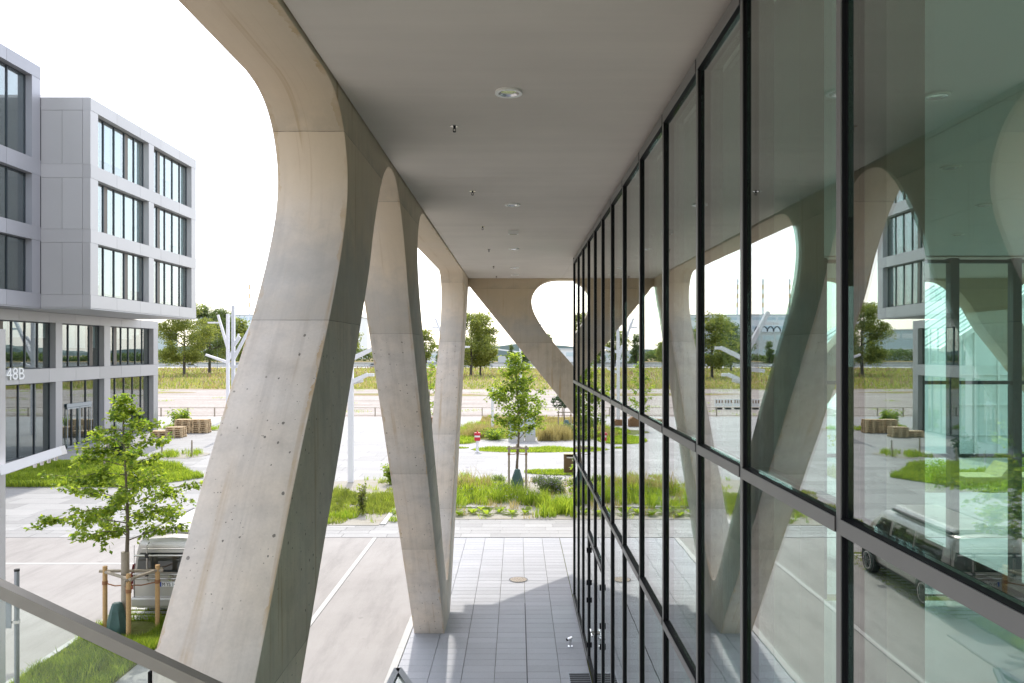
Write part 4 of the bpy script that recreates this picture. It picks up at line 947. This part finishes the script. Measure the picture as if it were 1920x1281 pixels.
# ================================================================== PLANTS
def tree(name, label, base, H, crown_z0, radii, nleaf, lsize, mat, seed, trunk_r=.06, group=None, nb=26, bark='bark', cat='tree', top_r=.15, flat=.35, prof=None, clump=.22):
    rr = random.Random(seed); t = thing(name, label, cat, base, group); bx, by, bz = base
    m = MB(); pts = [(bx+.04*H*.3*math.sin(k*.9+seed), by+.02*H*math.cos(k*1.1+seed)*.3, bz+H*.97*k/7) for k in range(8)]; pts[0] = base
    m.tube(pts, [trunk_r*(1-.85*k/7) for k in range(8)], 8)
    def ax(z):
        u = max(0, min(6.999, (z-bz)/(H*.97)*7)); i = int(u); return Vector(pts[i]).lerp(Vector(pts[i+1]), u-i)
    P = []
    for k in range(nb):
        u = (k+.5)/nb; z0 = crown_z0+(H*.93-crown_z0)*u; p0 = ax(bz+z0)
        pr = prof(u) if prof else (math.sin(math.pi*min(1, .25+u*.75))**.7)
        a = k*2.4+rr.uniform(-.4, .4); L = pr*rr.uniform(.65, 1.12); d = Vector((math.cos(a)*radii[0]*L, math.sin(a)*radii[1]*L, flat*rr.uniform(.3, 1.3)*L*radii[0]))
        mid = p0+d*.5+Vector((0, 0, .06*d.length)); p1 = p0+d; m.tube([p0, mid, p1], [max(.012, trunk_r*.28*(1-u*.6)), max(.008, trunk_r*.15), .004*max(1, H/6)], 5)
        n_ = int(nleaf*L/nb/.8)
        subs = [(mid, d*.3), (p0+d*.75, d*.2)]
        for _ in range(4):
            o_ = p0+d*rr.uniform(.3, .95); e = Vector((rr.gauss(0, 1), rr.gauss(0, 1), rr.gauss(0, .45))).normalized()*radii[0]*L*rr.uniform(.2, .45)
            subs.append((o_, e)); m.tube([o_, o_+e], [.007*max(1, H/6), .003*max(1, H/6)], 3, False)
        for _ in range(n_):
            if rr.random() < .35: q = p0+d*rr.uniform(.2, 1.02)
            else: o_, e = rr.choice(subs[2:]); q = o_+e*rr.uniform(0, 1.1)
            P.append((q.x+rr.gauss(0, clump*.35), q.y+rr.gauss(0, clump*.35), q.z+rr.gauss(0, clump*.25)))
    top = Vector(pts[-1])
    for _ in range(int(nleaf*.03)): P.append((top.x+rr.gauss(0, top_r), top.y+rr.gauss(0, top_r), top.z+rr.uniform(-.12, .06)*H*.5))
    m.build('trunk', bark, t, smooth=True); leaves('crown', mat, t, np.array(P), lsize); return t
def stake(x, y, h, parent, r=.045): m = MB(); m.tube([(x, y, -.02), (x, y, h)], r, 12); return m.build('stake', 'stake_wood', parent, smooth=True)
def stakes(label, trunk, posts, h, group, bar='grey_wood', mat='stake_wood'):
    tx, ty = trunk; t = thing('tree_stakes', label, 'tree support', (tx, ty, 0), group)
    for i, (x, y) in enumerate(posts):
        m = MB(); m.tube([(x, y, 0), (x, y, h)], .05, 12); m.build('stake', mat, t, smooth=True)
    for (x, y), (x2, y2) in zip(posts, posts[1:]+posts[:1]):
        d = Vector((x2-x, y2-y, 0)).normalized()*.12; m = MB(); m.tube([(x-d.x, y-d.y, h-.13), (x2+d.x, y2+d.y, h-.11)], .035, 8); m.build('crossbar', bar, t, smooth=True)
    m = MB()
    for (x, y) in posts:
        m.tube([(x, y, h-.38), ((x+tx)/2, (y+ty)/2, h-.42), (tx, ty, h-.38)], .014, 6); m.tube([(x, y, h-.41), (x, y, h-.33)], .06, 12)
    m.build('rope', 'rope', t); return t
def waterbag(x, y, h, label, r=.2):
    m = MB(); rr = random.Random(int(h*99)); n = 14; rows = []
    for j, (z, q) in enumerate(((0,1.0),(.12,1.1),(.38,1.0),(.68,.78),(.9,.6),(1,.42))):
        rows.append([(x+math.cos(2*math.pi*k/n)*r*q*(1+.14*math.sin(k*2.6+j)), y+math.sin(2*math.pi*k/n)*r*q*(1+.12*math.sin(k*3.1+j*.7)), z*h+.03) for k in range(n)])
    m.add([p for rw in rows for p in rw], [(j*n+k, j*n+(k+1) % n, (j+1)*n+(k+1) % n, (j+1)*n+k) for j in range(5) for k in range(n)]+[tuple(range(5*n, 6*n))])
    tag(m.build('watering_bag', 'bag', None, smooth=True), label, 'watering bag', 'green watering bags round young trunks')
# near tree by the van
def hornbeam(u): return (1.0-.80*u)*(.62+.38*min(1, u*5))
tree('young_tree', 'young leafy tree between three wooden stakes on the verge before the van', (-8.72, 17.2, .03), 5.25, 1.95, (2.15, 1.9), 10500, .11, 'leaf_young', 11, .062, 'young staked trees', 30, prof=hornbeam, flat=.22, top_r=.10, clump=.14)
m = MB(); m.tube([(-8.72, 17.2, 0), (-8.72, 17.2, 1.78)], .085, 12); tag(m.build('trunk_wrap', 'grey_wood', None, smooth=True), 'reed wrap round the trunk of the near young tree', 'trunk wrap')
stakes('three wooden stakes with crossbars round the young tree before the van', (-8.72, 17.2), [(-9.25, 17.35), (-8.42, 16.75), (-8.12, 17.45)], 1.42, 'tree stakes')
waterbag(-8.80, 17.0, .68, 'dark green watering bag at the foot of the near young tree', .2)
def ovoid(u): return math.sin(math.pi*(.16+.80*u))**.75
tree('young_tree', 'young bright green tree with two stakes in the planted bed ahead', (0.0, 35.3, .05), 6.15, 2.1, (1.75, 1.6), 7500, .15, 'leaf_young', 5, .07, 'young staked trees', 34, prof=lambda u: (1-.82*u**1.3)*(.62+.38*min(1, u*3.2)), flat=.85, top_r=.18, clump=.28)
stakes('grey weathered stakes round the young tree in the planted bed ahead', (0, 35.3), [(-.38, 35.0), (.40, 35.0), (.0, 35.75)], 1.95, 'tree stakes', mat='grey_wood')
waterbag(.0, 35.1, .85, 'dark green watering bag at the foot of the tree in the planted bed', .24)
tree('pine_tree', 'small clipped pine on a staked stem beside the end wall', (3.75, 61.6, 0), 2.9, 1.75, (1.25, 1.0), 1500, .16, 'leaf_pine', 8, .08, None, 16, prof=lambda u: .6+.5*math.sin(math.pi*u), flat=.2)
stakes('stakes round the small pine beside the end wall', (3.75, 61.6), [(3.25, 61.3), (4.25, 61.3)], 1.5, 'tree stakes', mat='grey_wood')
waterbag(3.9, 61.3, .75, 'dark green watering bag at the foot of the small pine', .3)
tree('young_tree', 'thin sparse young tree behind the third column, mirrored in the glass', (-7.0, 62, 0), 5.4, .9, (1.5, 1.5), 1100, .2, 'leaf_young', 21, .05, 'young staked trees', 20, prof=lambda u: 1-.7*u, flat=.8)
tree('young_tree', 'young tree right of the staked one, close behind the glass corner', (6.6, 45, 0), 5.8, .8, (1.6, 1.5), 2500, .18, 'leaf_young', 23, .06, 'young staked trees', 24, prof=lambda u: 1-.7*u, flat=.8)
tree('young_tree', 'slim young tree beyond the glass hall', (14.6, 33, 0), 5.6, 1.5, (1.2, 1.2), 1500, .16, 'leaf_young', 27, .05, 'young staked trees', 22, prof=lambda u: 1-.7*u, flat=.6)
# distant trees: clumpy crowns on real trunks
def far_tree(label, x, y, H, rx, nleaf=6000, mat='leaf_tree', seed=1, z0=.22, ls=.55, name='tree', conic=False, group='trees on the meadow and by the far road'):
    rr = random.Random(seed); t = thing(name, label, 'tree', (x, y, -.1), group)
    m = MB(); m.tube([(x, y, -.1), (x+.15, y, H*.3), (x, y, H*.75)], [H*.022, H*.016, .05], 8)
    cl = []
    for k in range(46):
        u = rr.random(); z = H*(z0+(1-z0)*u*.93); env = (1-u)**.7 if conic else math.sin(math.pi*(.14+.80*u))**.6
        a = rr.uniform(0, 6.283); q = env*rx*rr.uniform(.35, .9); c = Vector((x+q*math.cos(a), y+q*math.sin(a), z)); cl.append((c, rx*rr.uniform(.14, .36)))
        if k < 16: m.tube([(x, y, z*.75), tuple(c)], [H*.006, .03], 4, False)
    m.build('trunk', 'bark_far', t)
    n = nleaf; idx = RNG.integers(0, len(cl), n); C = np.array([c[0][:] for c in cl])[idx]; rad = np.array([c[1] for c in cl])[idx]
    d = RNG.normal(size=(n, 3)); d /= np.linalg.norm(d, axis=1)[:, None]; P = C+d*(rad*RNG.uniform(.45, 1.12, n))[:, None]*np.array([1.15, 1.15, .85])
    leaves('crown', mat, t, P, ls, droop=.15); return t
tA = far_tree('large leafy tree on the meadow right of the office block', -83.2, 193, 18.6, 7.6, 22000, seed=2, ls=.42)
tB = far_tree('dark tree just behind and right of the large meadow tree', -86, 216, 19.6, 7.6, 20000, 'leaf_dark', seed=3, ls=.42)
tC = far_tree('broad leafy tree on the meadow between the third column and end wall', -11.6, 193, 15.9, 7.2, 22000, seed=4, ls=.42)
far_tree('second trunked tree touching the broad meadow tree', -9.6, 200, 12.5, 4.6, 7000, 'leaf_tree', seed=5, ls=.55)
far_tree('leafy tree hidden behind the first column, clear in the mirror', -43, 182, 15, 6.2, 10000, seed=6, ls=.55)
far_tree('dark tree hidden behind the first column near the road', -62, 235, 15.5, 6.5, 9000, 'leaf_dark', seed=7, ls=.6)
far_tree('round tree before the large far office block', -150, 400, 24, 14, 8000, seed=9, ls=1.3)
proto = far_tree('x', 0, 0, 12, 4.2, 3600, 'leaf_tree', seed=12, ls=.6); proto2 = far_tree('x', 0, 0, 11, 3.2, 3200, 'leaf_dark', seed=13, ls=.55, conic=True, z0=.1)
row = [(-170,330),(-155,345),(-128,360),(-112,352),(-58,325),(-48,330),(-38,322),(-34,345),(-22,350),(-3,360),(3,345),(8,352),(13,340),(36,335),(48,345),(62,330),(78,340),(-190,350),(-210,340)]
where = ['left of the office block', 'behind the light mast pair', 'between the first two columns', 'behind the second column', 'left of the third column', 'behind the broad meadow tree', 'in the round opening of the end wall', 'behind the glass corner']
for i, (x, y) in enumerate(row):
    p = (proto, proto2)[i % 2 if i < 10 else (i+1) % 2]; o = copy_tree(p); o.location = (x, y, -.1); s_ = random.uniform(.8, 1.35); o.scale = (s_*random.uniform(.9, 1.2), s_, s_); o.rotation_euler.z = random.uniform(0, 6.28)
    px = 970+F*x/y; side = 'left of the office block corner' if px < 300 else 'seen behind the light mast pair' if px < 480 else 'behind the first column' if px < 640 else 'in the gap left of the second column' if px < 700 else 'behind the second column' if px < 790 else 'in the gap before the third column' if px < 830 else 'behind the third column' if px < 875 else 'left of the end wall leg' if px < 960 else 'below the round opening of the end wall' if px < 1075 else 'hidden behind the glass hall, right'
    o['label'] = ('conical dark' if p is proto2 else 'rounded green')+f' roadside tree {side}'+(', '+['nearer', 'farther', 'taller', 'smaller'][i % 4]+' one' )
def drop(o):
    for c in list(o.children): drop(c)
    bpy.data.objects.remove(o)
drop(proto); drop(proto2)
# a mass of shrubs and wood behind the road
n = 60000; X = RNG.uniform(-420, 420, n); dens = .5+.5*np.sin(X*.05)+.3*np.sin(X*.13+1); Hh = 2.0+4.5*np.clip(dens, 0, 1.2)
P = np.stack([X, 470+RNG.uniform(0, 25, n), RNG.uniform(0, 1, n)**.6*Hh], 1)
tag(leaves('far_wood', 'leaf_dark', None, P, 1.5), kind='stuff')

# ------------------------------------------------------------------ beds and grass
def inside(poly, X, Y):
    c = np.zeros(len(X), bool); n = len(poly); j = n-1
    for i in range(n):
        xi, yi = poly[i]; xj, yj = poly[j]
        c ^= ((yi > Y) != (yj > Y)) & (X < (xj-xi)*(Y-yi)/(yj-yi+1e-12)+xi); j = i
    return c
def wob(X, Y, s): return np.sin(X*s+1.3*np.sin(Y*s*.7))*np.cos(Y*s*1.3+.8)
def bedpoly(name, poly, z, mat='mulch'):
    m = MB(); m.add([(x, y, z) for x, y in poly]+[(x, y, -.05) for x, y in poly], [tuple(range(len(poly)))]+[(i, (i+1) % len(poly), len(poly)+(i+1) % len(poly), len(poly)+i) for i in range(len(poly))])
    return struct(m.build(name, mat, None))
B1 = [(-9.6,27.6),(-4.95,27.6),(-4.95,33.0),(-5.3,37.0),(-7.2,37.6),(-9.6,36.2)]
B2 = [(-4.4,28.6),(3.4,28.6),(9.0,28.6),(9.0,38.2),(3.6,38.6),(1.4,36.9),(-1.0,37.3),(-4.2,38.6)]
bedpoly('planting_bed', B1, .03); bedpoly('planting_bed', B2, .03)
struct(part('edging', 'kerb', None, (-4.92, -4.72, 27.7, 33, 0, .05), (-4.3, -2.4, 30.6, 30.72, .0, .09), (-2.4, -.9, 30.6, 30.72, 0, .09)))
def tufts(name, mat, pts, kind='stuff', per=90, zz=.03):
    PP = []; HH = []
    for x, y, r, h in pts:
        n_ = int(per*max(.3, r/.4)**1.5); a = RNG.uniform(0, 6.283, n_); q = r*np.sqrt(RNG.uniform(0, 1, n_))
        PP.append(np.stack([x+q*np.cos(a), y+q*np.sin(a), np.full(n_, zz)], 1)); HH.append(h*RNG.uniform(.45, 1.1, n_)*(1-.35*q/max(r, .01)))
    PP = np.concatenate(PP); HH = np.concatenate(HH); o = blades(name, mat, None, PP, HH, np.full(len(HH), .016)*RNG.uniform(.6, 1.4, len(HH))*1.4, .6)
    return tag(o, kind=kind)
def scatter(poly, n, cond=None):
    xs_ = [p[0] for p in poly]; ys_ = [p[1] for p in poly]; X = RNG.uniform(min(xs_), max(xs_), n); Y = RNG.uniform(min(ys_), max(ys_), n); k = inside(poly, X, Y)
    if cond is not None: k &= cond(X, Y)
    return X[k], Y[k]
# bed 2: tall green clumps in the front half
X, Y = scatter(B2, 420, lambda X, Y: wob(X, Y, 1.1) > -.15)
tufts('bed_grass', 'grass', [(x, y, random.uniform(.22, .5), (.4+.5*abs(math.sin(x*1.7+y)))*(1.0 if y < 33.5 else .5)) for x, y in zip(X, Y) if not (x < .4 and y < 30.5) and not (x > .4 and y > 32.5)], per=110)
X, Y = scatter(B2, 260, lambda X, Y: (wob(X, Y, 1.4) < .1))
tufts('bed_dry_grass', 'grass_dry', [(x, y, .25, random.uniform(.25, .6)) for x, y in zip(X, Y)], per=26)
tufts('feather_grass', 'grass_dry', [(x, y, .3, 1.3) for x, y in ((-3.3,33.4),(-2.7,33.8),(-2.1,33.5),(-1.5,34.2),(3.6,30.5),(4.2,31.0),(-3.9,32))], per=40)
X, Y = scatter(B1, 160, lambda X, Y: ((Y > 29.7) & (Y < 34.5) & (wob(X, Y, .9) > -.5)) | (wob(X, Y, 2.3) > .72))
tufts('bed_grass', 'grass_lawn', [(x, y, random.uniform(.3, .6), random.uniform(.12, .3)) for x, y in zip(X, Y)], per=170)
X, Y = scatter(B1, 60); tufts('bed_weeds', 'grass', [(x, y, .14, .35) for x, y in zip(X, Y)], per=40)
tufts('bed_grass', 'grass', [(-6.4, 28.9, .45, .35), (-6.9, 29.0, .3, .25), (-4.5, 28.3, .2, .3), (-4.55, 29.6, .3, .4)], per=240)
tufts('bed_herbs', 'leaf_dark', [(random.uniform(-4.1, 8), random.uniform(31, 37), .35, .5) for _ in range(26)], per=150)
tufts('bed_seed_heads', 'grass_dry', [(random.uniform(-4.2, -1.2), random.uniform(32.5, 36), .35, 1.25) for _ in range(16)], per=22)
X, Y = scatter(B2, 1500, lambda X, Y: Y > 30.8); leaves('bed_flowers', 'flower_violet', None, np.stack([X, Y, RNG.uniform(.25, .75, len(X))], 1), .05)['kind'] = 'stuff'
X, Y = scatter(B2, 240, lambda X, Y: (Y < 30.4) & (X < 1)); tufts('bed_edge_grass', 'grass', [(x, y, .14, .2) for x, y in zip(X, Y)], per=26)
# low strips
def strip(name, x0, x1, y0, y1, n, h, mat='grass_lawn', edge=True):
    if edge:
        k = 16; top = [(x0+(x1-x0)*i/k, y1+.25*math.sin(i*1.9+x0)) for i in range(k, -1, -1)]; bot = [(x0+(x1-x0)*i/k, y0+.2*math.sin(i*2.3+y0)) for i in range(k+1)]
        struct(bedpoly('lawn_patch', bot+top, .022+.0007*(abs(hash((round(x0*10), round(y0*10)))) % 9), 'soil'))
    X = RNG.uniform(x0, x1, n); Y = RNG.uniform(y0, y1, n); hh = h*RNG.uniform(.5, 1.2, n)*(.7+.3*wob(X, Y, 1.5))
    tag(blades(name, mat, None, np.stack([X, Y, np.full(n, .02)], 1), hh, np.full(n, .022)+Y*.0003, .5), kind='stuff')
def lawnblob(cx, cy, rx, ry, n, h, seed, mat='grass'):
    struct(blob('lawn_patch', 'soil', cx, cy, rx, ry, .019+.0006*(seed % 9), seed, amp=.14)); a = RNG.uniform(0, 6.283, n); q = np.sqrt(RNG.uniform(0, 1, n)); X = cx+rx*q*np.cos(a)*1.02; Y = cy+ry*q*np.sin(a)*1.02
    tag(blades('lawn', mat, None, np.stack([X, Y, np.full(n, .02)], 1), h*RNG.uniform(.4, 1.3, n)*(.7+.4*wob(X, Y, 1.7)), np.full(n, .02)+Y*.0003, .6), kind='stuff')
lawnblob(.9, 48.6, 3.6, 1.2, 7000, .16, 41); lawnblob(2.3, 39.6, 1.9, .8, 4000, .16, 42); lawnblob(-3.6, 49.6, .5, .3, 300, .15, 43); lawnblob(-4.4, 54.0, 1.7, 2.4, 5000, .22, 44)
lawnblob(-4.0, 59.5, 1.8, 2.0, 5000, .25, 45); lawnblob(6.5, 48.5, 3.2, 1.6, 6000, .2, 46)
pass; strip('lawn', -3.2, 8, 66, 71, 9000, .45, 'grass_dry'); strip('lawn', 4, 12, 50, 58, 9000, .35)
tufts('far_bed_grass', 'grass_dry', [(random.uniform(-4.2, 5.8), random.uniform(55.5, 63.5), random.uniform(.4, .8), random.uniform(.35, .9)) for _ in range(90)], per=40)
tufts('far_bed_grass', 'grass', [(random.uniform(-4.5, 6), random.uniform(55, 65), random.uniform(.3, .7), random.uniform(.25, .6)) for _ in range(90)], per=60)
tufts('golden_grass', 'grass_dry', [(1.6+random.uniform(0, 2.0), 53.5+random.uniform(0, 1.8), .45, 1.25) for _ in range(22)], per=110)
tufts('golden_grass', 'grass_dry', [(-3.2+random.uniform(0, 1.6), 55.5+random.uniform(0, 1.5), .45, 1.1) for _ in range(12)], per=90)
struct(blob('lawn_patch', 'soil', -4.2+3.5, 59.5, 6.2, 4.4, .021, 31))
# office block lawn and small patches
LW = [(-26.5,35.6),(-17.4,35.4),(-15.6,38.0),(-18.5,41.5),(-24.5,43.4),(-27,42)]
bedpoly('lawn_patch', LW, .04, 'soil'); X, Y = scatter([(-21.5+(x+21.5)*1.04, 39.3+(y-39.3)*1.06) for x, y in LW], 75000)
k = (wob(X, Y, 1.9) > -.75); X, Y = X[k], Y[k]
tag(blades('lawn', 'grass', None, np.stack([X, Y, np.full(len(X), .04)], 1), RNG.uniform(.12, .42, len(X))*(.75+.4*wob(X, Y, 1.1)), np.full(len(X), .03), .6), kind='stuff')
for cx, cy, rx, ry in ((-20.2, 46.3, 1.5, 1.3), (-23.4, 61.5, 2.6, .9), (-27.2, 63.0, 1.5, 1.2)):
    struct(blob('lawn_patch', 'mulch', cx, cy, rx*1.15, ry*1.15, .024, int(abs(cx*7)))); tufts('patch_grass', 'grass', [(cx+random.uniform(-rx, rx)*.8, cy+random.uniform(-ry, ry)*.8, .35, .45) for _ in range(16)], per=70)
# verge
n = 42000; X = RNG.uniform(-9.4, -7.57, n); Y = RNG.uniform(10.5, 17.85, n); k = ((X+8.7)**2+(Y-17.2)**2 > .35)
X, Y = X[k], Y[k]; tag(blades('verge_grass', 'grass', None, np.stack([X, Y, np.full(len(X), .03)], 1), RNG.uniform(.06, .2, len(X))*(1+.6*wob(X, Y, 2.1)), np.full(len(X), .011), .7), kind='stuff')
tufts('verge_weeds', 'grass', [(-8.35+random.gauss(0, .18), 14.6+random.gauss(0, .35), .12, .5) for _ in range(12)]+[(-9.2, 15.6, .1, .3), (-8.9, 14.2, .1, .35)], per=60)
m = MB(); n = 900; 
X = RNG.uniform(-9.4, -6.95, 9000); Y = RNG.uniform(18.0, 23.9, 9000); k = (((Y-18.06) % .29) > .17); X, Y = X[k], Y[k]
tag(blades('bay_grass', 'grass_lawn', None, np.stack([X, Y, np.full(len(X), .01)], 1), RNG.uniform(.03, .09, len(X)), np.full(len(X), .012), .6), kind='stuff')
# meadow blades in the distance
n = 36000; X = RNG.uniform(-130, 130, n); Y = 129+RNG.uniform(0, 1, n)**1.5*150; hh = RNG.uniform(.2, .7, n)*(1+.5*wob(X, Y, .15))
tag(blades('meadow_grass', 'grass_meadow', None, np.stack([X, Y, np.full(n, -.12)], 1), hh, .05+Y*.0009, .5), kind='stuff')
X = X[::2]+5; Y = Y[::2]; k = wob(X, Y, .08) > 0; X, Y = X[k], Y[k]; tag(blades('meadow_straw', 'grass_dry', None, np.stack([X, Y, np.full(len(X), -.12)], 1), RNG.uniform(.3, .9, len(X)), .05+Y*.0009, .5), kind='stuff')
X = RNG.uniform(-130, 130, 5000); Y = RNG.uniform(130, 280, 5000); k = wob(X+20, Y*1.3, .06) > .2; X, Y = X[k], Y[k]; tag(blades('meadow_weeds', 'weed_brown', None, np.stack([X, Y, np.full(len(X), -.12)], 1), RNG.uniform(.4, 1.3, len(X)), .07+Y*.001, .5), kind='stuff')
tufts('gravel_weeds', 'grass', [(random.uniform(-90, 90), random.uniform(76, 128), random.uniform(.5, 1.6), .3) for _ in range(120)], per=14, zz=-.1)
# single plants
def shrub(name, label, x, y, r, h, n, mat, ls, flower=None, seed=1, group=None):
    rr = random.Random(seed); t = thing(name, label, 'shrub', (x, y, .03), group); m = MB(); P = []
    for k in range(12):
        a = rr.uniform(0, 6.28); q = r*rr.uniform(.3, 1); e = Vector((x+q*math.cos(a), y+q*math.sin(a), h*rr.uniform(.6, 1))); m.tube([(x, y, .03), e], [.015, .006], 4, False)
        for _ in range(n//12): s_ = rr.uniform(.25, 1.05); P.append((x+(e.x-x)*s_+rr.gauss(0, r*.18), y+(e.y-y)*s_+rr.gauss(0, r*.18), max(.05, e.z*s_+rr.gauss(0, h*.09))))
    m.build('stem', 'bark', t); leaves('foliage', mat, t, np.array(P), ls)
    if flower:
        F_ = [p for p in P if p[2] > h*.6][::5]; leaves('flower', flower, t, np.array(F_), ls*.8)['kind'] = 'stuff'
shrub('flowering_shrub', 'rounded shrub with small violet flowers right of the staked tree', 1.45, 33.9, .95, .75, 2200, 'leaf_dark', .09, 'flower_violet', 3)
shrub('leafy_shrub', 'tall pale-leaved shrub at the bed edge beside the glass corner', 2.65, 31.8, .65, 1.55, 1500, 'leaf_young', .14, None, 4)
shrub('flowering_shrub', 'shrub with creamy white flower heads at the bed beside the second column', -5.75, 36.0, .5, .95, 900, 'leaf_young', .12, 'flower_white', 5)
shrub('leafy_shrub', 'slim upright weed plant in the gravel bed left of the second column', -5.9, 29.4, .22, 1.25, 420, 'leaf_tree', .13, None, 6)
shrub('leafy_shrub', 'dark low shrub behind the bed at the foot of the pine', 4.3, 56.5, 1.1, .9, 1500, 'leaf_dark', .15, None, 7)
shrub('leafy_shrub', 'low green bush left of the tall utility cabinet', -1.6, 54.2, 1.1, .8, 1500, 'leaf_young', .14, None, 8)
shrub('leafy_shrub', 'grey-green bush at the office block corner behind the lawn', -22.6, 43.9, .8, 1.4, 1600, 'leaf_pine', .14, None, 9)
shrub('flowering_shrub', 'flowering shrub beside the right end of the pallet stacks', -22.6, 60.2, .6, 1.1, 800, 'leaf_young', .14, 'flower_white', 10)
shrub('leafy_shrub', 'tall tufted bush between the office corner and the pallets', -27.2, 62.5, .9, 1.5, 1300, 'leaf_young', .2, None, 12)
shrub('flowering_shrub', 'cream-flowered shrub standing beyond the glass hall', 19.2, 35.2, .7, 1.3, 1100, 'leaf_young', .14, 'flower_white', 14)
shrub('leafy_shrub', 'spiky green plant beyond the glass hall beside the lounge platform', 25.5, 38, 1.2, 1.3, 1600, 'leaf_young', .18, None, 15)
strip('lawn', 15.5, 30, 34.2, 40, 12000, .4)
sp = [(-3.75,29.3),(-3.25,29.1),(-2.75,29.4),(-2.2,29.2),(-1.7,29.5),(-1.15,29.3),(-.7,29.7),(-.2,29.35),(-3.0,29.9),(-1.4,30.1),(.3,29.5)]
for i, (x, y) in enumerate(sp):
    t = thing('broad_leaf_plant', 'low rosette plant with broad glossy leaves at the front edge of the bed', 'plant', (x, y, .03), 'broad-leaved rosettes along the bed front'); rr = random.Random(i)
    lp = None
    for k in range(9):
        a = k*.7+rr.random(); L = rr.uniform(.28, .5); w = L*.22; el = rr.uniform(.3, 1.0); d = Vector((math.cos(a)*math.cos(el), math.sin(a)*math.cos(el), math.sin(el))); s_ = Vector((-math.sin(a), math.cos(a), 0))
        p = Vector((x, y, .04)); q1 = p+d*L*.4; q2 = p+d*L*.75+Vector((0,0,-.02)); q3 = p+d*L*.95+Vector((0,0,-.10*L/.4))
        m = MB(); m.add([p, q1+s_*w, q1-s_*w, q2+s_*w*1.1, q2-s_*w*1.1, q3], [(0,1,2),(1,3,4,2),(3,5,4)]); m.build('leaf', 'leaf_young', t, fix=False)
